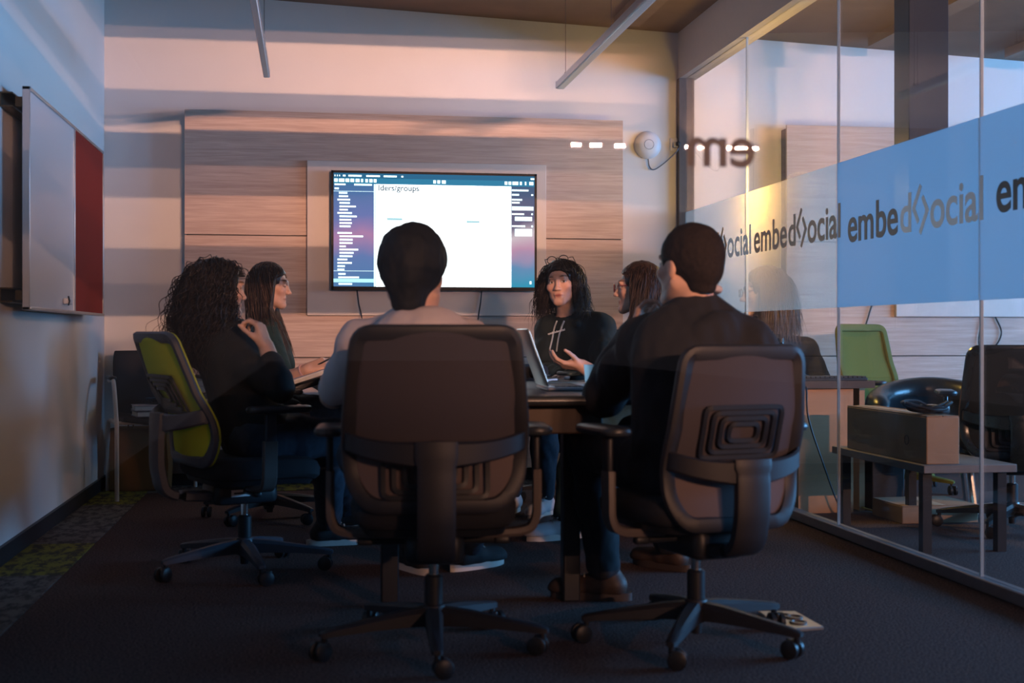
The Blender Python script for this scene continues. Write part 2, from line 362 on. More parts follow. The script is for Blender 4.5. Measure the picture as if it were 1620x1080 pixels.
# wood feature panels with a pale mounting board, in this room and the next
m_board = mat('pale_mounting_board', (.60, .545, .50), .5, var=.02)
m_gap = mat('panel_gap', (.03, .025, .022), .8)
def feature(x0, x1, label):
    t = empty('wood_wall_panel', ((x0 + x1) / 2, WB, 0), 0, label, 'wall panel', 'wood feature panels')
    hw = (x1 - x0) / 2; D = .13
    MB().b2((-hw + .01, -D + .015, .1), (hw - .01, -.001, 2.27)).build('backing', m_gap, t, smooth=False)
    for z0, z1 in ((.09, .782), (.788, 1.527), (1.533, 2.287)):
        MB().b2((-hw, -D, z0), (hw, -D + .018, z1)).build('plank', m_wood, t, smooth=False, bevel=.0015)
    return t
feature(-.747, 1.969, 'pale wood-grain wall panel behind the lit television')
feature(3.06, 5.78, 'pale wood-grain wall panel beyond the glass, behind the empty olive chair')
PY = WB - .13
def board(x0, x1, label):
    return tag(MB().b2((x0, PY - .03, 1.043), (x1, PY - .001, 1.99)).build('mounting_board', m_board, bevel=.003), label, 'board', 'mounting boards on the wood panels')
# ------------------------------------------------------------------ task chairs (local frame: x right, y the way the sitter faces, z up; origin on the floor under the column)
m_frame = mat('dark_grey_plastic', (.018, .018, .023), .5, var=.06, bump=.1, bscale=500)
m_frame_n = mat('navy_grey_plastic', (.045, .050, .066), .45, var=.06)
m_mesh_g = mat('grey_brown_mesh', (.056, .049, .060), .9, var=.05, vscale=400, bump=.25, bscale=900)
m_mesh_gl = mat('pale_lower_mesh', (.12, .09, .09), .9, var=.05, vscale=400, bump=.25, bscale=900)
m_mesh_lime = mat('lime_mesh', (.52, .51, .025), .9, var=.05, vscale=400, bump=.25, bscale=900)
m_mesh_olive = mat('olive_mesh', (.125, .125, .014), .85, var=.05, vscale=400, bump=.2, bscale=900)
m_mesh_black = mat('black_mesh', (.012, .018, .022), .85, var=.06, vscale=400, bump=.2, bscale=900)
m_seatf = mat('black_seat_fabric', (.014, .014, .018), .9, var=.08, vscale=200, bump=.3, bscale=900)
m_chrome = mat('chrome', (.75, .73, .70), .15, metal=1, var=.02)
m_post = mat('grey_beige_plastic', (.10, .082, .076), .5, var=.05)
m_tagm = mat('white_tag', (.75, .74, .74), .5, var=.02)
m_tagt = mat('dark_print', (.03, .03, .04), .6, var=.02)
m_pad = mat('arm_pad_rubber', (.020, .024, .030), .38, spec=.5, var=.05)

OUT = rpoly([(-.19, .0), (.19, .0), (.247, .075), (.258, .22), (.226, .52), (-.226, .52), (-.258, .22), (-.247, .075)], [.10, .10, .05, .2, .055, .055, .2, .05], 5)
def half_w(z):
    z = min(max(z, .006), .514); best = 0
    for i in range(len(OUT)):
        a, b = OUT[i], OUT[(i + 1) % len(OUT)]
        if (a.y - z) * (b.y - z) <= 0 and abs(a.y - b.y) > 1e-9:
            t = (z - a.y) / (b.y - a.y); best = max(best, abs(a.x + (b.x - a.x) * t))
    return best
BZ0 = .435
DROP = 0.0; WIDE = 1.0
def bsurf(x, z, lean):
    """backrest surface: hollow towards the sitter, lumbar bulge, leaning back"""
    x *= WIDE; y = -.235 + .55 * x * x + .035 * math.exp(-((z - .16) / .11) ** 2)
    return Vector((x, y - math.sin(lean) * z, BZ0 + DROP + math.cos(lean) * z))
ARC = [PI / 2 - 0.03 + 2 * PI / 5 * k for k in range(5)]
def make_chair(loc, heading, label, group, back=m_mesh_g, low=m_mesh_gl, frame=m_frame, post=m_post, rim=None, base_rot=0.0, lean=.16, arms=True, armrot=0.0, plate=False, rib=0.0, drop=0.0, wide=1.0):
    """heading: clockwise from +Y, radians"""
    global DROP, WIDE; DROP = drop; WIDE = wide
    t = empty('task_chair', (loc[0], loc[1], 0), -heading, label, 'office chair', group)
    cs = lambda p: bsurf(p[0], p[1], lean)
    # perimeter frame: a flat band swept round the outline, its wide side facing the mesh
    path = []
    for p in OUT: path.append(cs(p))
    n = len(path); rings = []
    cen = bsurf(0, .26, lean)
    for i, p in enumerate(path):
        tn = (path[(i + 1) % n] - path[i - 1]).normalized(); inn = (cen - p); nrm = Vector((0, 1, -math.tan(lean) * -1)).normalized()
        inn = nrm.cross(tn).normalized(); inn = inn if inn.dot(cen - p) > 0 else -inn
        q = []
        for a, b in ((-.004, .010), (.010, .014), (.034, .010), (.038, .0), (.034, -.010), (.010, -.018), (-.004, -.013), (-.008, 0)): q.append(p + inn * a + nrm * b)
        rings.append(q)
    rings.append(rings[0])
    MB().loft(rings, cap=False).build('back_frame', frame, t)
    if rim:
        MB().tube([p + Vector((0, .012, 0)) for p in path], .006, 6, closed=True).build('back_rim', rim, t)
    def panel(z0, z1, ins, off=.0):
        def f(a, b):
            z = z0 + (z1 - z0) * b; hw = half_w(z) - ins; x = (2 * a - 1) * hw; p = bsurf(x, z, lean); p.y += off; return p
        return MB().grid(f, 20, 22)
    panel(.190, .508, .018).build('back_mesh', back, t, solid=.004)
    panel(.012, .200, .018).build('lower_back_mesh', low, t, solid=.004)
    # cross bar bulging backwards with the curved arms to the frame, and the spine
    cb = MB(); rows = []
    for i in range(25):
        s_ = -1 + 2 * i / 24; x = s_ * .250; zc = .190 - .022 * (1 - s_ * s_) + .012 * s_ ** 4
        p = bsurf(x, zc, lean); p.y -= .012 + .075 * (1 - s_ * s_) ** .6 if abs(s_) < 1 else .012
        h = .028 + .012 * (1 - abs(s_)) ** 2
        rows.append([p + Vector((0, a, b)) for a, b in ((-.012, -h * .8), (-.014, h * .8), (-.004, h), (.010, h * .8), (.012, -h * .8), (.0, -h))])
    cb.loft(rows).build('cross_bar', frame, t)
    p0 = bsurf(0, .185, lean); sp = bez([p0 + Vector((0, -.086, .02)), (0, p0.y - .092, .50), (0, p0.y - .085, .40), (0, p0.y - .045, .325), (0, -.13, .305), (0, -.02, .31)], 6)
    hw = .052
    MB().sweep(sp, [(-hw, -.012), (-hw + .01, -.018), (hw - .01, -.018), (hw, -.012), (hw, .012), (hw - .012, .018), (-hw + .012, .018), (-hw, .012)], up=(0, -1, .2), scale=[1.12] * 3 + [1.0] * (len(sp) - 3)).build('spine', frame, t)
    # lumbar pad: nested ribs in front of the mesh, seen through the openings
    lb = MB()
    for k in range(4):
        a = .145 - .030 * k; z0 = .042 + .016 * k + rib; z1 = .186 - .016 * k + rib
        pts = rpoly([(-a, z1), (-a, z0), (a, z0), (a, z1)], [.02, .02, .02, .02], 3)
        pth = [bsurf(p.x, p.y, lean) + Vector((0, -.014, 0)) for p in pts]
        lb.sweep(pth, [(-.0065, -.004), (.0065, -.004), (.0065, .004), (-.0065, .004)], up=(0, 1, 0), closed=True)
    lb.build('lumbar_support', m_black, t)
    # seat
    sb = MB()
    def seat_ring(z, k, dz=0):
        return [Vector((p.x * k, p.y * k, z - (max(0, p.y * k - .10) ** 2) * 1.1)) for p in rpoly([(-.225, -.21), (.225, -.21), (.25, .05), (.225, .245), (-.225, .245), (-.25, .05)], [.09, .09, .2, .08, .08, .2], 4)]
    sb.loft([seat_ring(.375, .80), seat_ring(.382, .93), seat_ring(.40, .99), seat_ring(.43, 1), seat_ring(.452, .96), seat_ring(.462, .84), seat_ring(.459, .5)])
    sb.build('seat', m_seatf, t)
    MB().loft([seat_ring(.352, .72), seat_ring(.358, .86), seat_ring(.378, .90)]).build('seat_pan', m_black, t)
    mc = MB().rbox((0, -.02, .315), (.17, .26, .085), .03); mc.tube([(-.19, -.03, .325), (.19, -.03, .325)], .011, 8); mc.rbox((-.2, -.03, .325), (.05, .03, .022), .01); mc.rbox((.2, -.03, .325), (.05, .03, .022), .01)
    mc.build('tilt_mechanism', m_black, t)
    if plate:
        q = MB().box((.088, -.05, .318), (.003, .075, .026)).build('maker_plate', m_tagm, t, smooth=False)
        MB().box((.090, -.05, .318), (.002, .055, .007)).build('print', m_tagt, q, smooth=False)
    MB().lathe([(.0, .19), (.0145, .19), (.0145, .30), (0, .30)], n=20).build('gas_piston', m_chrome, t)
    MB().lathe([(.0, .03), (.016, .03), (.018, .06), (.027, .065), (.027, .215), (.02, .222), (0, .222)], n=20).build('column', m_black, t)
    MB().lathe([(0, .068), (.034, .068), (.040, .085), (.040, .115), (.032, .132), (.026, .135)], n=24).build('hub', frame, t)
    for k in range(5):
        a = ARC[k] + base_rot; d = Vector((math.cos(a), math.sin(a), 0)); sd = Vector((-d.y, d.x, 0)); rows = []
        for r_, zt, hh, ww in ((.018, .128, .055, .026), (.10, .121, .046, .025), (.20, .106, .034, .021), (.30, .090, .024, .017), (.335, .083, .020, .015), (.345, .078, .012, .010)):
            c = d * r_; rows.append([c + sd * x + Vector((0, 0, z)) for x, z in ((-ww, zt - hh), (-ww, zt - hh * .25), (-ww * .55, zt), (ww * .55, zt), (ww, zt - hh * .25), (ww, zt - hh))])
        lg = MB().loft(rows).build('base_leg', frame, t)
        cs_ = MB(); c = d * .33; ca = a + .7 + 1.3 * k; R = Matrix.Rotation(ca, 3, 'Z'); c2 = c + R @ Vector((0, -.016, 0))
        for sx in (-1, 1):
            Rw = R @ Matrix.Rotation(PI / 2, 3, 'Y')
            cs_.lathe([(0, -.009), (.022, -.009), (.0275, -.006), (.0275, .006), (.022, .009), (0, .009)], c2 + R @ Vector((sx * .015, 0, .0275)), 20, Rw)
        cs_.tube([c + Vector((0, 0, .04)), c + Vector((0, 0, .072))], .009, 8); cs_.rbox(c2 + Vector((0, .006, .042)), (.012, .04, .024), .005)
        cs_.build('caster', m_black, lg)
    if arms:
        for sx in (-1, 1):
            br = bez([(sx * .13, -.02, .345), (sx * .262, -.02, .352), (sx * .298, -.02, .385), (sx * .303, -.02, .45), (sx * .303, -.018, .53)], 5)
            MB().sweep(br, [(-.013, -.024), (-.013, .024), (-.004, .030), (.010, .026), (.010, -.026), (-.004, -.030)], up=(0, 1, 0)).build('arm_bracket', post, t)
            MB().rbox((sx * .303, -.016, .575), (.018, .045, .13), .008).build('arm_post', frame, t)
            R = Matrix.Rotation(armrot * sx, 3, 'Z')
            MB().rbox((sx * .300, .02, .648), (.092, .255, .026), .042, 5, R).build('arm_pad', m_pad, t)
    return t
HUB_C = fl(686, 1026); HUB_E = fl(1101, 1016); HUB_A = fl(387, 903)
GT = 'task chairs round the meeting table'
make_chair(HUB_C, math.radians(4), 'dark grey mesh task chair in the centre, seen square from behind', GT, base_rot=math.radians(38))
make_chair(HUB_E, math.radians(-13), 'dark grey mesh task chair of the man in the hooded jacket', GT, base_rot=math.radians(-4), lean=.10, rib=.165, drop=-.06, wide=.86)
make_chair(HUB_A, math.radians(66), 'lime green mesh task chair under the curly-haired woman', GT, back=m_mesh_lime, low=m_mesh_lime, frame=m_frame_n, rim=mat('lime_rim', (.36, .38, .02), .6), base_rot=math.radians(66 + 51), lean=.30, rib=.165, plate=True)
# ------------------------------------------------------------------ television, boards, wall things
board(-.016, 1.467, 'pale mounting board carrying the lit television')
board(3.80, 5.28, 'pale mounting board behind the glass, loose cables hanging below')
tx0, tx1, tz0, tz1 = .129, 1.397, 1.197, 1.924
tcx, tcz = (tx0 + tx1) / 2, (tz0 + tz1) / 2
TY = PY - .03
tv = empty('television', (tcx, TY, tcz), 0, 'large lit flat television showing a design program with white canvas', 'television')
hw, hh = (tx1 - tx0) / 2, (tz1 - tz0) / 2
b = MB().b2((-hw, -.055, -hh), (hw, -.02, hh)); b.b2((-hw * .6, -.02, -hh * .6), (hw * .6, -.001, hh * .6)); b.build('housing', m_black, tv, bevel=.004)
bz = MB()
for lo, hi in (((-hw, -.06, -hh), (hw, -.054, -hh + .022)), ((-hw, -.06, hh - .014), (hw, -.054, hh)), ((-hw, -.06, -hh), (-hw + .014, -.054, hh)), ((hw - .014, -.06, -hh), (hw, -.054, hh))): bz.b2(lo, hi)
bz.build('bezel', mat('gloss_black', (.006, .006, .008), .4, spec=.15), tv, smooth=False)
TVS = 1.0
e_white = emit('screen_white', (.88, .97, 1.0), 3.6); e_ink = emit('screen_ink', (.75, .97, 1.0), 2.2); e_bar = emit('screen_bar', (.012, .13, .26), 1.0); e_bar2 = emit('screen_toolbar', (.02, .21, .37), 1.0)
e_side = emit('screen_sidebar', (.1, .15, .35), 1.0, grad=(-hh, hh, ((0, (.055, .20, .40)), (.25, (.12, .19, .42)), (.44, (.40, .20, .38)), (.6, (.12, .17, .42)), (1, (.04, .16, .34)))))
e_side2 = emit('screen_inspector', (.1, .15, .35), 1.0, grad=(-hh, hh, ((0, (.02, .30, .46)), (.2, (.12, .26, .45)), (.33, (.50, .27, .40)), (.5, (.60, .50, .55)), (.62, (.12, .11, .20)), (1, (.02, .10, .20)))))
e_sel = emit('screen_selection', (.45, .95, 1.0), 1.3); e_grey = emit('screen_grey_text', (.07, .12, .16), 1.0); e_pale = emit('screen_pale_tag', (.40, .72, .80), 1.0)
def U(u): return -hw + .014 + (u - 85) / (1510 - 85) * (2 * hw - .028)       # columns of the enlarged screen
def V(v): return hh - .014 - (v - 92) / (918 - 92) * (2 * hh - .036)
def rect(b, u0, v0, u1, v1, lay=0):
    y = -.0553 - .0006 * lay; return b.add([(U(u0), y, V(v1)), (U(u1), y, V(v1)), (U(u1), y, V(v0)), (U(u0), y, V(v0))], [(0, 1, 2, 3)])
sc_ = MB(); rect(sc_, 378, 170, 1342, 918); sc_.build('canvas', e_white, tv, smooth=False)
b = MB(); rect(b, 85, 92, 1510, 128); b.build('title_bar', e_bar, tv, smooth=False)
b = MB(); rect(b, 85, 128, 1510, 170); b.build('toolbar', e_bar2, tv, smooth=False)
b = MB(); rect(b, 85, 170, 378, 918); b.build('layer_list', e_side, tv, smooth=False)
b = MB(); rect(b, 1342, 170, 1510, 918); b.build('inspector', e_side2, tv, smooth=False)
b = MB(); rect(b, 85, 862, 365, 888, 1); b.build('selected_row', e_sel, tv, smooth=False)
def row(*a, name='menu_row', m=None): b_ = MB(); rect(b_, *a); return b_.build(name, m or e_ink, tv, smooth=False)
rows = [(238, 122, 180), (262, 122, 186), (287, 112, 200), (311, 126, 198), (336, 126, 240), (360, 126, 184), (384, 112, 213), (408, 126, 246), (433, 126, 208), (457, 126, 212), (481, 126, 203), (529, 112, 212), (553, 126, 290), (578, 126, 218), (602, 126, 216), (627, 126, 170), (650, 126, 256), (674, 126, 224), (698, 126, 216), (722, 112, 180), (747, 112, 212), (771, 112, 164), (795, 112, 160), (827, 118, 168), (852, 118, 262), (900, 120, 214), (176, 92, 168), (176, 228, 352), (206, 92, 122)]
for v, a, c in rows: row(a, v - 6, c, v + 6, 2)
for a, c in ((92, 98), (108, 114), (124, 130), (150, 168), (188, 280), (312, 408), (434, 526), (558, 572), (1482, 1508)): row(a, 106, c, 118, 2)
for a, c in ((90, 114), (122, 160), (168, 194), (202, 228), (238, 266), (276, 290), (306, 324), (334, 356), (364, 384), (784, 802), (812, 832), (844, 872), (1294, 1314), (1322, 1342), (1350, 1392), (1404, 1418), (1440, 1450), (1472, 1502)): row(a, 134, c, 158, 2)
for v, a, c in ((198, 1346, 1466), (231, 1346, 1398), (231, 1486, 1500), (268, 1346, 1420), (290, 1346, 1402), (374, 1346, 1434), (374, 1486, 1498), (464, 1346, 1442), (464, 1486, 1498)): row(a, v - 6, c, v + 6, 2)
row(1346, 318, 1502, 346, 2); row(1368, 394, 1492, 424, 2); row(1368, 484, 1492, 538, 2); row(1474, 872, 1488, 894, 2)
row(366, 170, 374, 918, 2); row(85, 224, 365, 226, 2); row(85, 804, 365, 806, 2)
row(456, 416, 565, 432, 1, name='canvas_tag', m=e_pale); row(1020, 428, 1114, 444, 1, name='canvas_tag', m=e_pale)
text('canvas_title', 'lders/groups', .050, e_grey, tv, (U(396), -.0562, V(216)), (PI / 2, 0, 0), ext=0.0003, offset=.0012)
# thin cables under the television
def cable(name, pts, r, m, label, n=8, group=None, parent=None):
    o = MB().tube(bez(pts, n), r, 6).build(name, m, parent)
    return tag(o, label, 'cable', group) if label else o
m_cab = mat('black_cable', (.012, .012, .014), .5); m_gcab = mat('grey_cable', (.14, .14, .16), .5)
for (u0, u1, lb) in ((564, 573, 'thin black cable hanging below the left half of the lit television'), (763, 756, 'thin black cable hanging below the right half of the lit television')):
    a = atY(u0, 464, TY - .012); c = atY(u1, 512, TY - .02)
    cable('cable', [(a.x, TY - .012, tz0 + .03), (a.x + (c.x - a.x) * .4, TY - .014, a.z - .06), (c.x, TY - .02, 1.0), (c.x, PY - .01, .74)], .0045, m_cab, lb, group='cables under the television')
# wireless access point, socket, its plug and cable
p = atY(1024, 230, WB)
ap = empty('wireless_access_point', (p.x, WB, p.z), 0, 'round white wireless disc on the back wall right of the wood panel', 'access point')
Ry = Matrix.Rotation(PI / 2, 3, 'X')
m_white = mat('white_plastic', (.68, .68, .70), .4, var=.02)
MB().lathe([(0, 0), (.088, 0), (.090, .012), (.080, .030), (.055, .044), (.03, .048), (0, .049)], (0, 0, 0), 36, Ry).build('dome', m_white, ap)
MB().tube([(.031 * math.cos(a * PI / 12), -.0475, .031 * math.sin(a * PI / 12)) for a in range(24)], .0022, 6, closed=True).build('status_ring', mat('ring_grey', (.30, .32, .36), .4), ap)
p = atY(1068, 229, WB)
so = empty('wall_socket', (p.x, WB, p.z), 0, 'white wall socket beside the round wireless disc', 'socket')
MB().b2((-.036, -.012, -.042), (.036, -.0005, .042)).build('face_plate', m_white, so, bevel=.004)
MB().b2((-.02, -.034, -.022), (.012, -.012, .016)).build('insert', mat('socket_insert', (.40, .40, .42), .5), so, bevel=.004)
q = MB().rbox((.008, -.045, .0), (.022, .03, .026), .006).build('plug', m_black, so)
a = atY(1024, 252, WB); c = atY(1070, 236, WB)
cable('cable', [(a.x, WB - .02, a.z), (a.x + .01, WB - .02, a.z - .05), (a.x + .04, WB - .02, a.z - .068), (a.x + .10, WB - .03, a.z - .03), (c.x - .02, WB - .05, c.z - .03), (c.x, WB - .05, c.z)], .004, m_gcab, 'short grey cable looping from the wireless disc to its socket')
# whiteboard and red pinboard on the left wall, hung from a rail
x0 = WL + .085
wb = empty('whiteboard', (WL, 7.05, 1.54), 0, 'wide board on left wall, pale writing half and dark red pin half', 'whiteboard')
XB = WL + .108
y0, ym, y1 = atX(46, 135, XB).y - 7.05, atX(119, 300, XB).y - 7.05, atX(163.5, 235, XB).y - 7.05
z0, z1 = atX(46, 490, XB).z - 1.54, atX(46, 136, XB).z - 1.54
xo = .085
MB().b2((xo, y0 + .01, z0 + .012), (xo + .018, ym - .006, z1 - .012)).build('writing_panel', mat('whiteboard_enamel', (.68, .70, .74), .22, spec=.5, var=.015), wb, smooth=False)
MB().b2((xo, ym + .006, z0 + .012), (xo + .020, y1 - .01, z1 - .012)).build('pin_panel', mat('dark_red_felt', (.26, .012, .006), .95, var=.06, vscale=200, bump=.2, bscale=700), wb, smooth=False)
fr = MB()
for lo, hi in (((xo - .004, y0, z0), (xo + .026, y0 + .014, z1)), ((xo - .004, y1 - .012, z0), (xo + .026, y1, z1)), ((xo - .004, y0, z1 - .014), (xo + .026, y1, z1)), ((xo - .004, y0, z0), (xo + .03, y1, z0 + .014)), ((xo, ym - .008, z0), (xo + .024, ym + .008, z1))): fr.b2(lo, hi)
fr.build('frame', m_alu, wb, bevel=.002)
rl = MB()
for zz in (z1 - .06, z0 + .06):
    for lo, hi in (((.0005, y0 - .03, zz - .03), (.006, y1, zz + .03)), ((.006, y0 - .03, zz - .03), (.05, y1, zz - .024)), ((.006, y0 - .03, zz + .024), (.05, y1, zz + .03)), ((.05, y0 + .02, zz - .02), (xo - .002, y0 + .06, zz + .02)), ((.05, y1 - .2, zz - .02), (xo - .002, y1 - .15, zz + .02))): rl.b2(lo, hi)
rl.build('mounting_rail', mat('brass_black_rail', (.06, .045, .025), .35, metal=.6), wb, smooth=False)
ma = empty('magnet_clip', (WL + xo + .033, atX(104, 484, XB).y, z0 + 1.54 + .055), 0, 'small white magnet at the lower edge of the whiteboard', 'magnet')
MB().rbox((.0, 0, 0), (.03, .10, .028), .01).build('body', m_white, ma); MB().tube([(.01, -.045, -.02), (.016, -.05, .0), (.01, -.045, .022)], .004, 6).build('clip_wire', m_black, ma)
# pendant lamps hanging from the ceiling by thin wires (switched off)
m_lamp = mat('lamp_aluminium', (.62, .64, .68), .28, metal=.85, var=.03); m_diff = mat('lamp_diffuser', (.75, .78, .82), .3, var=.02)
def pendant(u, v, z, L, label, wires, wd):
    e = at(u, v, FPX * (z - CAMH) / (CY - v))
    t = empty('pendant_lamp', (e.x, e.y, e.z), 0, label, 'pendant lamp', 'thin linear pendant lamps')
    h = .028
    MB().sweep([(0, 0, h), (0, -L, h)], [(-wd, -.02), (wd, -.02), (wd, .014), (wd * .5, .022), (-wd * .5, .022), (-wd, .014)]).build('profile', m_lamp, t, smooth=False)
    MB().b2((-wd * .8, -L + .01, h - .027), (wd * .8, -.01, h - .02)).build('diffuser', m_diff, t, bevel=.003)
    MB().b2((-wd, -.001, h - .021), (wd, .006, h + .02)).build('end_cap', mat('end_cap', (.45, .46, .50), .4), t, bevel=.002)
    for y in wires:
        MB().tube([(0, -y, h + .02), (0, -y, cz(e.x) - e.z)], .0016, 5).build('suspension_wire', m_cab, t)
        MB().lathe([(0, h + .02), (.008, h + .02), (.006, h + .038), (0, h + .04)], (0, -y, 0), 10).build('wire_grip', m_black, t)
    return t
pendant(422, 124, 2.30, 2.2, 'thin linear pendant lamp hanging near the left wall', (.4, 1.8), .017)
pendant(886, 142, 2.30, 2.6, 'thin linear pendant lamp hanging right of the television, bright along its side', (.16, 1.25, 2.3), .024)
# linear lamps of the open office behind the photographer, seen mirrored in the front glass
for i, (x0, x1) in enumerate(OFFICE_LAMPS):
    xm = (x0 + x1) / 2
    t = empty('office_lamp', (xm, OFFICE_Y - .04, OFFICE_Z), 0, 'linear office lamp behind the photographer, lit, mirrored in the front glass', 'office lamp', 'lit linear lamps of the open office')
    MB().b2((x0 - xm - .01, -.02, -.035), (x1 - xm + .01, .03, .035)).build('housing', m_lamp, t, smooth=False)
    for sx in (-1, 1): MB().tube([(sx * (x1 - x0) * .4, 0, .035), (sx * (x1 - x0) * .4, 0, cz(xm) - OFFICE_Z)], .002, 5).build('suspension_wire', m_cab, t)

# ------------------------------------------------------------------ the meeting table and what lies on it
TZ = .73
ty0, ty1, txl, txr = fl(800, 627, TZ).y, 6.95, .05, 1.12
tb = empty('meeting_table', ((txl + txr) / 2, (ty0 + ty1) / 2, 0), 0, 'long dark meeting table the group sits around', 'table')
wx, wy = (txr - txl) / 2, (ty1 - ty0) / 2
m_tbl = mat('dark_table_top', (.018, .021, .026), .30, spec=.55, var=.06, vscale=15)
MB().rbox((0, 0, TZ - .016), (wx * 2, wy * 2, .032), .09, 5).build('tabletop', m_tbl, tb)
MB().b2((-wx + .16, -wy + .10, TZ - .13), (wx - .16, wy - .1, TZ - .033)).build('apron', mat('table_apron', (.055, .032, .02), .6), tb, bevel=.006)
for sy in (-1, 1):
    for sx in (-1, 1): MB().b2((sx * (wx - .22) - .03, sy * (wy - .35) - .03, .0), (sx * (wx - .22) + .03, sy * (wy - .35) + .03, TZ - .13)).build('leg', m_black, tb, bevel=.005)
# laptop
h1 = fl(846, 612.5, TZ); h2 = fl(868, 619.5, TZ); hd = (h1 - h2).normalized(); hm = (h1 + h2) / 2
lr = math.atan2(hd.y, hd.x); lp = hm + Vector((math.sin(lr), -math.cos(lr), 0)) * .11
lt = empty('laptop', (lp.x, lp.y, TZ), lr, 'open silver-edged laptop at the near right corner of the table, screen turned away', 'laptop')
LW, LD = .315, .22
m_lap = mat('laptop_shell', (.16, .20, .24), .28, metal=.7, var=.04); 
bs = MB().rbox((0, 0, .008), (LW, LD, .014), .012, 4).build('base', mat('laptop_base', (.42, .44, .48), .35, metal=.5), lt)
ky = MB()
for r_ in range(5):
    for c_ in range(12): ky.box((-.137 + c_ * .025, .075 - r_ * .021, .0165), (.021, .017, .003))
ky.build('keyboard', m_black, bs, smooth=False); MB().box((0, -.065, .0155), (.1, .06, .0015)).build('trackpad', mat('trackpad', (.30, .31, .34), .3), bs, smooth=False)
Rl = Matrix.Rotation(math.radians(-20), 3, 'X')
ld = MB(); ld.rbox((0, .0, .108), (LW, .007, .213), .003, 2, None)
for i, p_ in enumerate(ld.v): ld.v[i] = tuple(Rl @ Vector(p_) + Vector((0, LD / 2 - .004, .016)))
lid = ld.build('lid', m_lap, lt)
s2 = MB(); s2.b2((-LW / 2 + .012, -.0052, .016), (LW / 2 - .012, -.0036, .206))
for i, p_ in enumerate(s2.v): s2.v[i] = tuple(Rl @ Vector(p_) + Vector((0, LD / 2 - .004, .016)))
s2.build('screen', emit('laptop_screen', (.55, .75, 1.0), 5), lid, smooth=False)
s3 = MB()
for a, c_, zz in ((-.02, .045, .172), (-.02, .035, .163), (-.025, .04, .154)): s3.b2((a, .0036, zz), (c_, .0046, zz + .005))
for i, p_ in enumerate(s3.v): s3.v[i] = tuple(Rl @ Vector(p_) + Vector((0, LD / 2 - .004, .016)))
s3.build('sticker', mat('laptop_sticker', (.30, .42, .48), .4), lid, smooth=False)
# other things on the table
def onb(u, v): return fl(u, v, TZ)
p = onb(838, 600); g = empty('camera', (p.x, p.y, TZ), .5, 'small black camera lying behind the laptop', 'camera')
MB().rbox((0, 0, .035), (.13, .06, .07), .015).build('body', m_black, g); MB().lathe([(0, 0), (.03, 0), (.032, .02), (.030, .065), (0, .06)], (0, -.03, .035), 20, Ry).build('lens', mat('lens_barrel', (.03, .03, .035), .25), g)
MB().tube(bez([(-.065, 0, .055), (-.12, .03, .012), (-.10, -.06, .006), (-.02, -.09, .006), (.06, -.07, .02)], 6), .004, 6).build('strap', m_cab, g)
p = onb(800, 616); g = empty('computer_mouse', (p.x, p.y, TZ), .3, 'small black mouse at the near table edge left of the laptop', 'mouse')
MB().ell((0, 0, .012), (.03, .05, .018)).build('shell', mat('mouse_shell', (.03, .035, .04), .2, spec=.6), g); MB().tube([(0, .02, .029), (0, .04, .023)], .004, 6).build('wheel', m_alu, g)
p = onb(918, 594); g = empty('tablet_case', (p.x, p.y, TZ), .25, 'dark cased tablet lying before the woman in the printed hoodie', 'tablet')
MB().rbox((0, 0, .011), (.2, .14, .020), .02).build('case', mat('tablet_case', (.035, .06, .07), .3), g); MB().rbox((0, 0, .023), (.18, .12, .003), .01).build('glass', mat('tablet_glass', (.05, .08, .09), .08, spec=.8), g)
p = onb(872, 603); 
pe = empty('pen', (p.x, p.y, TZ + .006), .9, 'pale pen lying on the table behind the laptop keyboard', 'pen')
MB().tube([(-.07, 0, 0), (.05, 0, 0)], .0045, 8).build('barrel', m_white, pe); MB().tube([(.05, 0, 0), (.066, 0, 0), (.072, 0, 0)], .0042, 8, scale=[1, .7, .2]).build('tip', m_black, pe)
p = onb(905, 607); g = empty('notebook', (p.x, p.y, TZ), -.3, 'closed brown notebook beside the laptop', 'notebook')
MB().b2((-.09, -.06, 0), (.09, .06, .012)).build('cover', mat('brown_cover', (.10, .07, .055), .6), g, bevel=.002); MB().b2((-.088, -.0605, .002), (.0885, .055, .010)).build('pages', mat('paper', (.62, .60, .56), .8), g, smooth=False)
p = onb(806, 588); g = empty('papers', (p.x, p.y, TZ), .2, 'loose pale papers at the far end of the table', 'papers')
MB().b2((-.13, -.1, .0), (.13, .1, .004)).build('sheet', mat('paper', (.62, .60, .56), .8), g, smooth=False); 
R = Matrix.Rotation(.3, 3, 'Z'); MB().box((.02, .01, .0065), (.26, .2, .003), R).build('sheet', MATS['paper'], g, smooth=False)
p = onb(822, 600)
p = fl(912, 614, TZ)
g = empty('drinking_cup', (p.x + .05, p.y - .05, TZ), 0, 'pale cup at the near table edge beside the sleeve of the hooded man', 'cup')
MB().lathe([(0, 0), (.026, 0), (.032, .085), (.034, .088), (.031, .088), (.025, .006), (0, .006)], n=24).build('bowl', mat('cup', (.30, .42, .46), .3), g)
MB().tube(bez([(.03, 0, .07), (.055, 0, .065), (.055, 0, .03), (.03, 0, .02)], 5), .005, 8).build('handle', MATS['cup'], g)
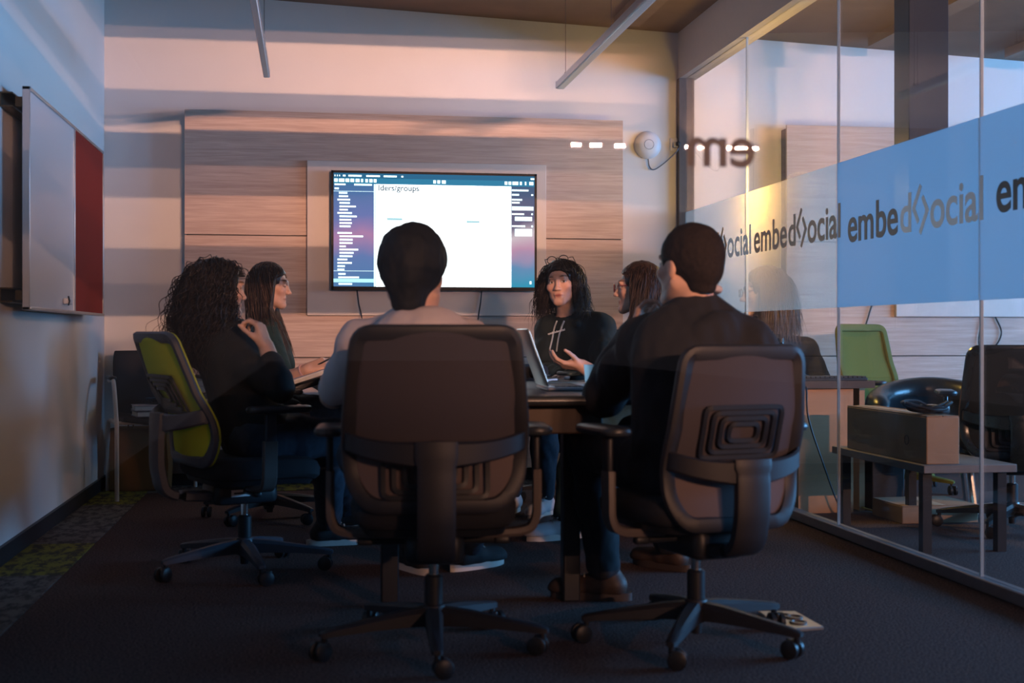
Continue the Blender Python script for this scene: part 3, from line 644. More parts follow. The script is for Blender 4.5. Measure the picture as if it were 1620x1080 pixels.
# floor box with a metal lid
c4 = [fl(1200, 971), fl(1258, 971), fl(1303, 996), fl(1237, 1001)]
cen = (c4[0] + c4[1] + c4[2] + c4[3]) / 4
g = empty('floor_outlet', (cen.x, cen.y, 0), 0, 'open metal floor socket box beside the casters of the right chair', 'floor outlet')
lo = [p - cen for p in c4]
def shr(k, z): return [Vector((p.x * k, p.y * k, z)) for p in lo]
MB().loft([shr(1, .001), shr(1, .008), shr(.97, .011)]).build('lid', mat('brushed_steel', (.62, .58, .52), .3, metal=.8), g, smooth=False)
for k_, (fx, fy) in enumerate(((.25, .1), (-.1, .25), (-.3, -.15))):
    q = lo[0] * fx + lo[1] * fy; MB().lathe([(.0, .0112), (.028, .0112), (.028, .016), (.02, .017), (.018, .013), (0, .013)], (q.x, q.y, 0), 18).build('socket_ring', mat('socket_dark', (.12, .10, .09), .4), g)

# ------------------------------------------------------------------ corner chair with books, paper bag
m_wl = mat('white_tube', (.62, .56, .52), .4, var=.03)
def visitor_chair(x, y, heading):
    t = empty('visitor_chair', (x, y, 0), -heading, 'black shell visitor chair with white tube legs in the left corner', 'chair')
    def shell(a, b_):
        x_ = (2 * a - 1) * .225
        if b_ < .5:
            q = b_ / .5; yy = .21 - .40 * q; zz = .455 - .025 * math.sin(q * PI) + .02 * (1 - q) * -1 + .9 * x_ * x_ * .5
        else:
            q = (b_ - .5) / .5; yy = -.19 - .10 * q + .5 * x_ * x_; zz = .455 + .375 * q
            x_ *= 1 + .02 * q
        k = 1 - .06 * (abs(2 * b_ - 1)) ** 8
        return Vector((x_ * k, yy, zz))
    MB().grid(shell, 14, 24).build('shell', mat('black_shell', (.006, .006, .009), .7, var=.06), t, solid=.022, bevel=.006)
    for sx in (-1, 1):
        X = sx * .255
        MB().tube(bez([(X, .235, 0), (X, .225, .40), (X, .205, .46), (X, .06, .655), (X, -.10, .665), (X, -.19, .66)], 5), .012, 10).build('leg', m_wl, t)
        MB().tube(bez([(X, -.285, 0), (X, -.245, .35), (X, -.17, .425), (X, .18, .432)], 5), .012, 10).build('leg', m_wl, t)
        MB().rbox((X, -.07, .678), (.045, .23, .022), .02).build('arm_pad', m_black, t)
    for yy in (.15, -.12): MB().tube([(-.255, yy, .43), (.255, yy, .43)], .010, 8).build('crossbar', m_wl, t)
    return t
vh = math.radians(166)
vp = fl(185, 794)   # near left leg
Rv = Matrix.Rotation(-vh, 3, 'Z'); loc = vp - Rv @ Vector((.255, .235, 0))
vc = visitor_chair(loc.x, loc.y, vh)
def onseat(x, y, z): return loc + Rv @ Vector((x, y, z))
m_pap = mat('paper', (.62, .60, .56), .8); m_bk = mat('book_cover', (.33, .31, .33), .5); m_bk2 = mat('book_cover_dark', (.26, .25, .28), .5)
for k_, (dx, rz, mm, lb) in enumerate(((0, .05, m_bk2, 'grey hardback on the corner chair, under another book'), (.006, -.02, m_bk, 'grey hardback lying on top of the other on the corner chair'))):
    q = onseat(.02 + dx, .06, .462 + .034 * k_); g = empty('book', q, -vh + rz, lb, 'book', 'books on the corner chair')
    cv = MB(); cv.b2((-.125, -.10, 0), (.125, .10, .004)); cv.b2((-.125, -.10, .026), (.125, .10, .030)); cv.b2((-.129, -.10, 0), (-.123, .10, .030)); cv.build('cover', mm, g, bevel=.0015)
    MB().b2((-.122, -.096, .004), (.119, .096, .026)).build('pages', m_pap, g, smooth=False)
q = onseat(-.06, .0, .525)
cl = MB()
def clf(a, b_):
    x_ = (a - .5) * .24; y_ = (b_ - .5) * .2
    return Vector((x_, y_, .03 + .03 * mnoise.noise(Vector((x_ * 16, y_ * 16, 2))) + .016 * mnoise.noise(Vector((x_ * 40, y_ * 40, 5))) - .25 * (x_ * x_ + y_ * y_)))
o = cl.grid(clf, 22, 20).build('cloth', mat('blue_cloth', (.02, .075, .13), .9), solid=.004); o.location = q; tag(o, 'crumpled blue cloth on the books of the corner chair', 'cloth')
q = onseat(-.09, -.02, .575)
cd = MB().tube(bez([(-.07, .03, .0), (-.03, .05, .02), (.02, .045, .035), (.06, .02, .03), (.055, -.02, .012), (.0, -.03, .01), (-.045, -.01, .02), (-.03, .02, .04), (.03, .015, .045), (.07, -.01, .03)], 6), .009, 8).build('cable', m_white); cd.location = q; tag(cd, 'white coiled charging cable on top of the corner chair clutter', 'cable')
# paper bag
pb0 = fl(195, 768); pb1 = fl(272, 762)
bag = empty('paper_bag', ((pb0.x + pb1.x) / 2, 7.97, 0), -.05, 'brown paper carrier bag on the floor under the corner chair', 'bag')
m_kraft = mat('brown_kraft_paper', (.20, .095, .03), .8, var=.07, vscale=9, bump=.25, bscale=25)
bb = MB(); rings = []
for zz, k_, jx in ((0, 1, 0), (.02, 1.0, 0), (.16, 1.02, .004), (.30, .99, -.004), (.375, 1.0, .002)):
    hw_, hd = .165 * k_, .085 * k_
    rings.append([Vector((x_ + jx, y_ + .004 * math.sin(9 * x_ + 20 * zz), zz)) for x_, y_ in ((-hw_, -hd), (-hw_ * .3, -hd - .004), (hw_ * .4, -hd + .004), (hw_, -hd), (hw_, 0), (hw_, hd), (0, hd), (-hw_, hd), (-hw_ + .012, 0))])
bb.loft(rings, cap=False).build('sack', m_kraft, bag, solid=.002)
bb = MB(); bb.loft([rings[0]], cap=False); bb.add(rings[0], [tuple(range(9))]); bb.build('bottom', m_kraft, bag, smooth=False)
for sy in (-1, 1): MB().tube(bez([(-.06, sy * .083, .34), (-.055, sy * .083, .40), (0, sy * .08, .425), (.055, sy * .083, .40), (.06, sy * .083, .34)], 5), .004, 6).build('handle', m_kraft, bag)
# ------------------------------------------------------------------ people: every body is one continuous surface grown from a signed distance field
class Field:
    def __init__(s, lo, hi, h):
        s.lo = np.array(lo, float); s.h = h; s.n = np.ceil((np.array(hi) - s.lo) / h).astype(int) + 1
        s.D = np.full(s.n, 9.0, np.float32)
        s.ax = [s.lo[i] + h * np.arange(s.n[i]) for i in range(3)]
    def block(s, lo, hi):
        i0 = np.clip(np.floor((np.array(lo) - s.lo) / s.h).astype(int), 0, s.n - 1); i1 = np.clip(np.ceil((np.array(hi) - s.lo) / s.h).astype(int) + 1, 1, s.n)
        sl = tuple(slice(a, b) for a, b in zip(i0, i1))
        X = s.ax[0][sl[0]][:, None, None]; Y = s.ax[1][sl[1]][None, :, None]; Z = s.ax[2][sl[2]][None, None, :]
        return sl, X, Y, Z
    def put(s, sl, d, k, sub=False):
        A = s.D[sl]
        if A.size == 0: return
        d = d.astype(np.float32)
        if sub:
            d = -d; h = np.clip(.5 + .5 * (d - A) / k, 0, 1)
            s.D[sl] = A + (d - A) * h + k * h * (1 - h)
        else:
            h = np.clip(.5 + .5 * (A - d) / k, 0, 1)
            s.D[sl] = A + (d - A) * h - k * h * (1 - h)
    def cone(s, a, b, ra, rb, k=.02, sub=False):
        a = np.array(a, float); b = np.array(b, float); R = max(ra, rb) + k + 3 * s.h
        sl, X, Y, Z = s.block(np.minimum(a, b) - R, np.maximum(a, b) + R)
        ab = b - a; L2 = max(float(ab @ ab), 1e-9)
        px, py, pz = X - a[0], Y - a[1], Z - a[2]
        t = np.clip((px * ab[0] + py * ab[1] + pz * ab[2]) / L2, 0, 1)
        d = np.sqrt((px - t * ab[0]) ** 2 + (py - t * ab[1]) ** 2 + (pz - t * ab[2]) ** 2) - (ra + (rb - ra) * t)
        s.put(sl, d, k, sub)
    def chain(s, pts, rs, k=.02):
        for i in range(len(pts) - 1): s.cone(pts[i], pts[i + 1], rs[i], rs[i + 1], k)
    def ell(s, c, r, R=None, k=.02, sub=False):
        c = np.array(c, float); r = np.array(r, float); m = r.max() + k + 3 * s.h
        sl, X, Y, Z = s.block(c - m, c + m); px, py, pz = X - c[0], Y - c[1], Z - c[2]
        if R is not None:
            Q = np.array(R)   # columns are the local axes
            qx, qy, qz = (px * Q[0, i] + py * Q[1, i] + pz * Q[2, i] for i in range(3))
        else: qx, qy, qz = px, py, pz
        k0 = np.sqrt((qx / r[0]) ** 2 + (qy / r[1]) ** 2 + (qz / r[2]) ** 2); k1 = np.sqrt((qx / r[0] ** 2) ** 2 + (qy / r[1] ** 2) ** 2 + (qz / r[2] ** 2) ** 2)
        s.put(sl, k0 * (k0 - 1) / np.maximum(k1, 1e-6), k, sub)
    def cut(s, p, n, lo, hi):
        """remove what lies on the +n side of the plane through p, within the box"""
        sl, X, Y, Z = s.block(lo, hi); n = np.array(n, float); n /= np.linalg.norm(n)
        d = (X - p[0]) * n[0] + (Y - p[1]) * n[1] + (Z - p[2]) * n[2]
        s.D[sl] = np.maximum(s.D[sl], d.astype(np.float32))
    def mesh(s):
        D = s.D; S = D < 0; nx, ny, nz = D.shape
        c = np.zeros((nx - 1, ny - 1, nz - 1), np.uint8)
        for dx in (0, 1):
            for dy in (0, 1):
                for dz in (0, 1): c += S[dx:nx - 1 + dx, dy:ny - 1 + dy, dz:nz - 1 + dz]
        act = np.argwhere((c > 0) & (c < 8)); idx = np.full(c.shape, -1, np.int32); idx[tuple(act.T)] = np.arange(len(act))
        acc = np.zeros((len(act), 3)); cnt = np.zeros(len(act))
        cor = [(x, y, z) for x in (0, 1) for y in (0, 1) for z in (0, 1)]
        val = {q: D[act[:, 0] + q[0], act[:, 1] + q[1], act[:, 2] + q[2]].astype(float) for q in cor}
        for q in cor:
            for a in range(3):
                if q[a] == 0:
                    e = list(q); e[a] = 1; e = tuple(e); v0, v1 = val[q], val[e]; m = (v0 < 0) != (v1 < 0)
                    t = np.where(m, v0 / np.where(m, v0 - v1, 1), 0); p = np.tile(np.array(q, float), (len(act), 1)); p[:, a] += t
                    acc[m] += p[m]; cnt[m] += 1
        V = (act + acc / np.maximum(cnt, 1)[:, None]) * s.h + s.lo
        F = []
        for a in range(3):
            b, c2 = (a + 1) % 3, (a + 2) % 3; sh = [slice(None)] * 3; sh2 = [slice(None)] * 3
            sh[a] = slice(0, -1); sh2[a] = slice(1, None)
            e = np.argwhere(S[tuple(sh)] != S[tuple(sh2)]); e = e[(e[:, b] > 0) & (e[:, c2] > 0) & (e[:, b] < s.n[b] - 1) & (e[:, c2] < s.n[c2] - 1)]
            def I(db, dc):
                q = e.copy(); q[:, b] -= db; q[:, c2] -= dc; return idx[tuple(q.T)]
            Q = np.stack([I(1, 1), I(0, 1), I(0, 0), I(1, 0)], 1); ins = S[tuple(e.T)]
            Q[~ins] = Q[~ins][:, ::-1]; F.append(Q)
        F = np.concatenate(F); F = F[(F >= 0).all(1)]
        return V, F
def fold(V, F, amp, freq, seed=0, aniso=(1, 1, .45)):
    """cloth folds: move the surface along its normal by smooth noise"""
    n = np.zeros_like(V); t = np.cross(V[F[:, 1]] - V[F[:, 0]], V[F[:, 2]] - V[F[:, 0]])
    for i in range(4): np.add.at(n, F[:, i], t)
    n /= np.maximum(np.linalg.norm(n, axis=1), 1e-12)[:, None]
    f = np.array([mnoise.noise(Vector((p[0] * freq * aniso[0] + seed, p[1] * freq * aniso[1], p[2] * freq * aniso[2]))) + .5 * mnoise.noise(Vector((p[0] * freq * 2.3 + seed, p[1] * freq * 2.3, p[2] * freq * 1.3 + 7))) for p in V])
    return V + n * (f * amp)[:, None]
def npmesh(name, V, F, m, parent, off, attr=None):
    me = bpy.data.meshes.new(name); V = V - np.array(off)
    me.vertices.add(len(V)); me.vertices.foreach_set('co', V.ravel()); me.loops.add(len(F) * 4); me.loops.foreach_set('vertex_index', F.ravel().astype(np.int32))
    me.polygons.add(len(F)); me.polygons.foreach_set('loop_start', np.arange(0, len(F) * 4, 4, dtype=np.int32)); me.polygons.foreach_set('use_smooth', np.ones(len(F), bool))
    me.update(calc_edges=True); me.validate()
    if attr is not None:
        a = me.color_attributes.new('tint', 'FLOAT_COLOR', 'POINT'); a.data.foreach_set('color', np.concatenate([attr, np.ones((len(attr), 1))], 1).ravel())
    me.materials.append(m); o = bpy.data.objects.new(name, me); C.objects.link(o); o.parent = parent
    return o
def V3(p): return np.array(p, float)
def unit(v): v = np.array(v, float); return v / max(np.linalg.norm(v), 1e-9)
def frame(heading, pitch=0, roll=0):
    """columns: right, forward, up; heading clockwise from +Y in degrees, pitch up, roll towards the right shoulder"""
    M = Matrix.Rotation(-math.radians(heading), 3, 'Z') @ Matrix.Rotation(math.radians(pitch), 3, 'X') @ Matrix.Rotation(math.radians(roll), 3, 'Y')
    return np.array(M)
def head_sdf(f, c, R, s, male=False):
    T = lambda p: c + R @ (V3(p) * s)
    E = lambda p, r, k=.012, sub=False: f.ell(T(p), V3(r) * s, R, k * s, sub)
    K = lambda a, b, ra, rb, k=.012, sub=False: f.cone(T(a), T(b), ra * s, rb * s, k * s, sub)
    E((0, -.016, .032), (.073, .092, .082)); E((0, .028, -.030), (.060, .062, .078), .03)
    j = .006 if male else 0
    for sx in (-1, 1):
        K((sx * .054, -.006, -.050), (sx * (.018 + j), .072, -.096), .016, .013, .03)
        E((sx * .041, .062, -.022), (.021, .018, .018), .022)
        E((sx * .074, -.010, -.008), (.009, .018, .029), .006); E((sx * .085, -.003, -.003), (.005, .008, .014), .006, True)
    E((0, .0745, -.099), (.020 + j, .016, .015), .026)
    K((-.034, .083, .026), (.034, .083, .026), .009, .009, .016)
    for sx in (-1, 1): E((sx * .031, .098, .004), (.018, .0145, .0105), .012, True)
    K((0, .088, .014), (0, .1035, -.028), .0065, .0090, .013); E((0, .1065, -.031), (.0105, .0100, .0085), .009)
    for sx in (-1, 1): E((sx * .012, .097, -.034), (.0080, .010, .007), .007)
    K((-.018, .0815, -.0605), (.018, .0815, -.0605), .0055, .0055, .008); K((-.011, .0865, -.0590), (.011, .0865, -.0590), .0045, .0045, .008)
    K((-.013, .0850, -.0705), (.013, .0850, -.0705), .0060, .0060, .008); K((-.020, .0945, -.0650), (.020, .0945, -.0650), .0024, .0024, .004, True)
    for sx in (-1, 1): E((sx * .031, .0755, .003), (.0135, .0115, .0105), .004)
def head_tint(V, c, R, s, skin, gaze=0.0, lid=0.0, brow=(.02, .013, .01)):
    q = ((V - c) @ R) / s; col = np.tile(np.array(skin), (len(V), 1))
    def mix(w, cc):
        nonlocal col; w = np.clip(w, 0, 1)[:, None]; col = col * (1 - w) + np.array(cc) * w
    x, y, z = q.T; ax = np.abs(x); front = y > .05
    near = (np.abs(q) < .14).all(1)
    blush = np.exp(-((ax - .045) / .022) ** 2 - ((z + .028) / .022) ** 2) * front * near * .35; mix(blush, V3(skin) * V3((1.05, .72, .70)))
    mix(np.exp(-((ax) / .0215) ** 4 - ((z + .0650) / (.0100 * np.clip(1.15 - ax / .03, .2, 1))) ** 4) * (y > .070) * near * .85, (.36, .105, .10)); mix(np.exp(-((ax) / .021) ** 4 - ((z + .0650) / .0022) ** 2) * (y > .070) * near * .8, (.07, .02, .02))
    zb = .0275 + .004 * (1 - ((ax - .033) / .02) ** 2)
    mix(np.exp(-((ax - .033) / .019) ** 4 - ((z - zb) / .0042) ** 2) * front * near * .9, brow)
    hh = .0054 * (1 - lid); ze = .003 - .004 * lid
    e = (((ax - .031) / .0135) ** 2 + ((z - ze) / max(hh, .0015)) ** 2); ey = (y > .066) & near
    if hh > .003:
        mix((e < 1) * ey * .95, (.62, .60, .60))
        mix((((x - gaze * .004) - np.sign(x) * .031) ** 2 + (z - ze) ** 2 <   .0050 ** 2) * (e < 1) * ey * 1.0, (.018, .011, .008))
    up = np.exp(-((z - (ze + hh * np.sqrt(np.clip(1 - ((ax - .031) / .015) ** 2, 0, 1)))) / .0018) ** 2) * (np.abs(ax - .031) < .0155) * ey
    mix(up * .9, (.012, .009, .008))
    lo = np.exp(-((z - (ze - hh * np.sqrt(np.clip(1 - ((ax - .031) / .015) ** 2, 0, 1)))) / .0013) ** 2) * (np.abs(ax - .031) < .0155) * ey
    mix(lo * .45, (.05, .03, .025))
    return col
def hand_sdf(f, wr, d, pn, thumb, curl=(.4, .45, .5, .55), s=1.0, thumb_out=.6, spread=.05, tcurl=.3):
    """wr: wrist; d: wrist to knuckles; pn: the way the palm faces; thumb: +1/-1 side along d x pn; curl: bend per finger, radians per joint"""
    wr = V3(wr); d = unit(d); pn = V3(pn); pn = unit(pn - d * (pn @ d)); sd = np.cross(d, pn) * thumb   # towards the thumb
    kn = []
    for i, (o, l) in enumerate(((.027, .088), (.009, .092), (-.009, .088), (-.026, .080))):
        p = wr + d * l * s + sd * o * s + pn * -.002 * s; kn.append(p)
        f.cone(wr + sd * o * .55 * s + d * .012 * s, p, .0145 * s, .0098 * s, .012 * s)
    f.cone(wr + d * .02 * s + sd * .018 * s + pn * .006 * s, wr + d * .05 * s + sd * .024 * s + pn * .008 * s, .016 * s, .012 * s, .015 * s)
    f.cone(wr + d * .02 * s - sd * .014 * s + pn * .005 * s, wr + d * .07 * s - sd * .02 * s + pn * .004 * s, .015 * s, .010 * s, .014 * s)
    for i, L in enumerate((.074, .082, .076, .060)):
        p = kn[i]; a = 0.0; sp = (1.5 - i) * spread
        for j, fr in enumerate((.46, .30, .24)):
            a += curl[i] * (1.0, 1.15, .75)[j]
            dd = unit(d * math.cos(a) + pn * math.sin(a) + sd * sp); q = p + dd * L * fr * s
            f.cone(p, q, (.0092, .0082, .0074)[j] * s * (.9 if i == 3 else 1), (.0083, .0075, .0062)[j] * s * (.9 if i == 3 else 1), .0035 * s); p = q
    b = wr + d * .022 * s + sd * .020 * s + pn * .008 * s; d1 = unit(d * .75 + sd * thumb_out + pn * .35); m = b + d1 * .046 * s
    f.cone(b, m, .0145 * s, .0105 * s, .010 * s); d2 = unit(d * (1 - tcurl * .4) + sd * (thumb_out - tcurl) + pn * (.3 + tcurl * .6)); m2 = m + d2 * .034 * s
    f.cone(m, m2, .0100 * s, .0088 * s, .004 * s); d3 = unit(d2 + d * .2 + pn * .15 * tcurl); f.cone(m2, m2 + d3 * .027 * s, .0088 * s, .0068 * s, .004 * s)
def strands(name, parent, off, c, R, s, n, steps, seg, m, rad=.0035, curl=(0, 0), part=0.0, lift=.55, stiff=.72, grav=.22, cols=(), zmin=-.2, seed=3, jit=.35, front=.30, scalp=1.0, face_y=.035, face_x=.066, backb=0.0, ycl=.035, fwd=0.0):
    """long hair: strands combed from a parting, falling under gravity round the head and shoulders"""
    g = np.random.default_rng(seed); D = []
    while len(D) < n:
        v = g.normal(size=3); v /= np.linalg.norm(v)
        if v[2] < zmin: continue
        if v[1] > front and v[2] < .34 + .55 * (v[1] - front): continue
        D.append(v)
    D = np.array(D); er = V3((.076, .094, .086)) * s * scalp; ec = V3((0, -.016, .030)) * s
    P = ec + D * er; nrm = D / (er / er.max()); nrm /= np.linalg.norm(nrm, axis=1)[:, None]
    px = P[:, 0] - part * s; side = np.sign(px + 1e-6)
    comb = np.stack([side * (.75 + .3 * np.clip(.06 - np.abs(px), 0, .1) / .06), -.25 - .4 * (D[:, 1] > 0) * 0 - backb + 0 * px, .1 + 0 * px], 1)
    dr = nrm * lift + comb * .6 + g.normal(size=(n, 3)) * .12; dr /= np.linalg.norm(dr, axis=1)[:, None]
    gl = unit(R.T @ V3((0, 0, -1)) + V3((0, fwd, 0))); ph = g.uniform(0, 6.28, n); fr = curl[1] * g.uniform(.7, 1.3, n); am = curl[0] * g.uniform(.5, 1.4, n) * s
    ln = seg * s * g.uniform(1 - jit, 1.0 + jit * .35, n); out = np.zeros((n, steps, 3)); Q = P.copy(); wob = g.normal(size=(n, 3)) * .06
    lc = [((R.T @ (V3(cc) - c)), rr) for cc, rr in cols]
    loc = lambda X: X
    for i in range(steps):
        t = i / (steps - 1); a = ph + fr * i
        u1 = np.cross(dr, V3((.3, 1, .2))); u1 /= np.maximum(np.linalg.norm(u1, axis=1), 1e-6)[:, None]; u2 = np.cross(dr, u1)
        k = np.minimum(1, i / 4)[None] if False else min(1, i / (steps * .28))
        out[:, i] = Q + (u1 * np.cos(a)[:, None] + u2 * np.sin(a)[:, None]) * (am * k)[:, None]
        dr = dr * stiff + gl * grav + g.normal(size=(n, 3)) * .035 * min(1, 24 / steps) + wob * .5; dr /= np.linalg.norm(dr, axis=1)[:, None]
        Q = Q + dr * ln[:, None]
        for _ in range(2):
            r_ = (Q - ec) / (er * 1.06); L = np.linalg.norm(r_, axis=1); b = L < 1; Q[b] = ec + r_[b] / L[b][:, None] * er * 1.06
            r2 = (Q - V3((0, .025, -.045)) * s) / (V3((.066, .068, .07)) * s); L = np.linalg.norm(r2, axis=1); b = L < 1; Q[b] = V3((0, .025, -.045)) * s + r2[b] / L[b][:, None] * V3((.066, .068, .07)) * s
            fx = (Q[:, 1] > face_y * s) & (Q[:, 2] < .060 * s) & (np.abs(Q[:, 0]) < face_x * s); Q[fx, 0] = np.sign(Q[fx, 0] + 1e-9) * face_x * s
            fy = (Q[:, 1] > ycl * s) & (Q[:, 2] < .050 * s) & (Q[:, 2] > -.13 * s); Q[fy, 1] = ycl * s + (Q[fy, 1] - ycl * s) * .15
            for cc, rr in lc:
                r3 = Q - cc; L = np.linalg.norm(r3, axis=1); b = L < rr; Q[b] = cc + r3[b] / np.maximum(L[b], 1e-6)[:, None] * rr
    W = out.reshape(-1, 3) @ R.T + c - np.array(off)
    W = W.reshape(n, steps, 3); taper = np.clip(1.15 - np.linspace(0, 1, steps) ** 2.2, .15, 1) * rad * s; k = 3
    tg = np.gradient(W, axis=1); tg /= np.maximum(np.linalg.norm(tg, axis=2, keepdims=True), 1e-9)
    a1 = np.cross(tg, V3((.31, .9, .27))); a1 /= np.maximum(np.linalg.norm(a1, axis=2, keepdims=True), 1e-6); a2 = np.cross(tg, a1)
    rr = taper[None, :, None, None] * g.uniform(.7, 1.25, n)[:, None, None, None]; an = 2 * PI * np.arange(k) / k
    ring = W[:, :, None, :] + rr * (a1[:, :, None, :] * np.cos(an)[None, None, :, None] + a2[:, :, None, :] * np.sin(an)[None, None, :, None])
    ids = np.arange(n * steps * k).reshape(n, steps, k); A = ids[:, :-1]; B_ = ids[:, 1:]
    F = np.stack([A, np.roll(A, -1, 2), np.roll(B_, -1, 2), B_], -1).reshape(-1, 4)
    return npmesh(name, ring.reshape(-1, 3), F, m, parent, (0, 0, 0))
def hair_cap(parent, off, c, R, s, m, thick=.012, name='hair', front=.02, nape=-.085, seed=0, amp=.003, top=0.0, wide=1.0, clip=None, freq=60):
    f = Field(c - .2 * s, c + .2 * s, .004); T = lambda p: c + R @ (V3(p) * s)
    f.ell(T((0, -.016, .034 + top / 2)), V3((.073 * wide + thick, .092 + thick, .082 + thick + top)) * s, R, .01)
    f.cone(T((0, -.062, -.02)), T((0, -.058, nape)), (.050 * wide + thick * .4) * s, (.040 + thick * .2) * s, .03)
    # hairline: forehead, temples, behind the ears, nape
    lo, hi = c - .2 * s, c + .2 * s
    f2 = Field(lo, hi, .004); f2.cone(T((0, .130, -.04)), T((0, .150, .030)), .086 * s, .084 * s, .01)
    for sx in (-1, 1): f2.cone(T((sx * .052, .118, -.06)), T((sx * .046, .128, .030)), .072 * s, .070 * s, .01); f2.cone(T((sx * .085, .03, -.13)), T((sx * .085, .018, -.015)), .042 * s, .034 * s, .01)
    f2.cone(T((0, -.05, nape - .075 - thick)), T((0, .06, nape - .09)), .07 * s, .07 * s, .01)
    f.D = np.maximum(f.D, -f2.D)
    V, F = f.mesh(); V = fold(V, F, amp * s, freq, seed, (1, 1, .6))
    return npmesh(name, V, F, m, parent, off)

SKIN = (.62, .38, .29)
m_skin = mat('skin', SKIN, .48, spec=.35, var=.05, vscale=60, bump=.06, bscale=500, attr='tint')
m_hair_d = mat('dark_brown_hair', (.018, .010, .007), .42, spec=.5, var=.25, vscale=25)
m_hair_b = mat('brown_hair', (.034, .018, .012), .42, spec=.5, var=.3, vscale=25)
m_hair_l = mat('lighter_hair_strands', (.15, .085, .055), .42, spec=.5, var=.3, vscale=25)
m_hair_s = mat('cropped_brown_hair', (.020, .014, .013), .8, spec=.15, var=.3, vscale=120, bump=.5, bscale=300)
m_hair_k = mat('black_hair', (.010, .012, .017), .7, spec=.2, var=.2, vscale=40)
m_blackc = mat('black_knit', (.010, .011, .013), .88, var=.1, vscale=90, bump=.2, bscale=500)
m_hood = mat('charcoal_fleece', (.013, .013, .017), .9, var=.1, vscale=60, bump=.3, bscale=450)
m_greent = mat('dark_green_jersey', (.012, .035, .032), .85, var=.08, vscale=90, bump=.15, bscale=500)
m_whitet = mat('pale_pink_jersey', (.62, .54, .54), .85, var=.04, vscale=60, bump=.15, bscale=500)
m_jean = mat('blue_jeans', (.022, .032, .050), .85, var=.2, vscale=70, bump=.25, bscale=600)
m_jeang = mat('grey_jeans', (.060, .062, .075), .85, var=.2, vscale=50, bump=.25, bscale=600)
m_trou = mat('dark_trousers', (.012, .013, .018), .85, var=.12, vscale=60, bump=.2, bscale=500)
m_sole = mat('white_rubber', (.60, .55, .50), .6, var=.04); m_shoek = mat('black_canvas', (.014, .014, .016), .8, var=.1)
m_shoew = mat('pale_canvas', (.50, .48, .50), .75, var=.06); m_shoeb = mat('brown_leather', (.045, .028, .020), .55, var=.12)
m_lace = mat('pale_laces', (.5, .46, .42), .8, var=.05)

def shoe(parent, off, ank, toe_dir, m_up, m_so, laces=True, s=1.0):
    """ank: ankle point; the sole rests on the floor"""
    d = unit([toe_dir[0], toe_dir[1], 0]); R = np.stack([np.cross(d, [0, 0, 1]), d, [0, 0, 1]], 1); a = V3((ank[0], ank[1], 0))
    g = lambda x, y, z: a + R @ (V3((x, y, z)) * s)
    f = Field(a - .26, a + .30, .005)
    f.cone(g(0, -.045, .05), g(0, .03, .05), .037, .038, .02); f.cone(g(0, .03, .05), g(.0, .155, .040), .040, .030, .03); f.cone(g(0, -.03, .06), g(0, -.02, .105), .038, .036, .03)
    f.ell(g(.002, .12, .035), (.046, .08, .034), R, .02); f.cut(g(0, 0, .024), (0, 0, -1), a - .3, a + .3)
    V, F = f.mesh(); o = npmesh('shoe', V, F, m_up, parent, off)
    out = []
    for k in range(28):
        t = 2 * PI * k / 28; y = .045 + .145 * math.sin(t); w_ = .037 + .010 * math.exp(-((y - .12) / .05) ** 2); out.append(g(w_ * math.cos(t) * (1 if abs(math.cos(t)) > .3 else 1), y, 0))
    b = MB(); b.loft([[Vector(p) + Vector((0, 0, z)) for p in out] for z in (.001, .012, .024, .028)])
    b.build('sole', m_so, o, off=off)
    if laces:
        b = MB()
        for k in range(4):
            y = .045 + .02 * k; z = .098 - .011 * k; b.tube([Vector(g(-.022, y, z - .006)), Vector(g(0, y + .004, z + .002)), Vector(g(.022, y, z - .006))], .003, 6)
        b.tube([Vector(q) for q in (g(0, .04, .10), g(-.025, .03, .118), g(-.03, .05, .10), g(0, .045, .10), g(.025, .03, .118), g(.03, .05, .1), g(0, .042, .10))], .0028, 6)
        b.build('laces', m_lace, o, off=off)
    return o
def legs_sdf(f, J, r=.0, s=1.0):
    for sd in 'LR':
        h, k_, a = (V3(J[q + sd]) for q in ('hip', 'knee', 'ank'))
        f.chain([h, h * .45 + k_ * .55, k_, k_ * .6 + a * .4, a + (k_ - a) * .08], [.088 * s + r, .076 * s + r, .060 * s + r, .056 * s + r, .044 * s + r], .03)
    hl, hr = V3(J['hipL']), V3(J['hipR']); f.cone(hl, hr, .095 * s, .095 * s, .05); f.cone((hl + hr) / 2, V3(J['pelvis']), .11 * s, .115 * s, .05)
def torso_sdf(f, J, R, g=0.0, s=1.0, bust=0.0, girdle=True):
    p0, p2, p3 = V3(J['pelvis']), V3(J['chest']), V3(J['neck']); mid = (p0 + p2) / 2
    T = lambda c, r, k=.05: f.ell(c, V3(r) * s + g, R, k)
    T(p0, (.165, .125, .12)); T(p0 * .7 + p2 * .3, (.150, .112, .12)); T(mid, (.148, .108, .13)); T(p0 * .25 + p2 * .75, (.158, .110, .13)); T(p2, (.165, .112, .13))
    sl, sr = V3(J['shL']), V3(J['shR'])
    up = (p3 - p2); f.cone(sl, sr, .050 * s + g, .050 * s + g, .06)
    for q in (sl, sr): f.cone(p3 + (p2 - p3) * .18, q * .9 + p3 * .1, .046 * s + g * .8, .046 * s + g, .05)
    f.cone(p2, p3 + (p2 - p3) * .2, .10 * s + g, .055 * s + g * .5, .05)
    if bust:
        for sx in (-1, 1): f.ell(p2 * .80 + p0 * .20 + R @ V3((sx * .072, .085, .0)), V3((.06, .055, .06)) * bust + g, R, .03)
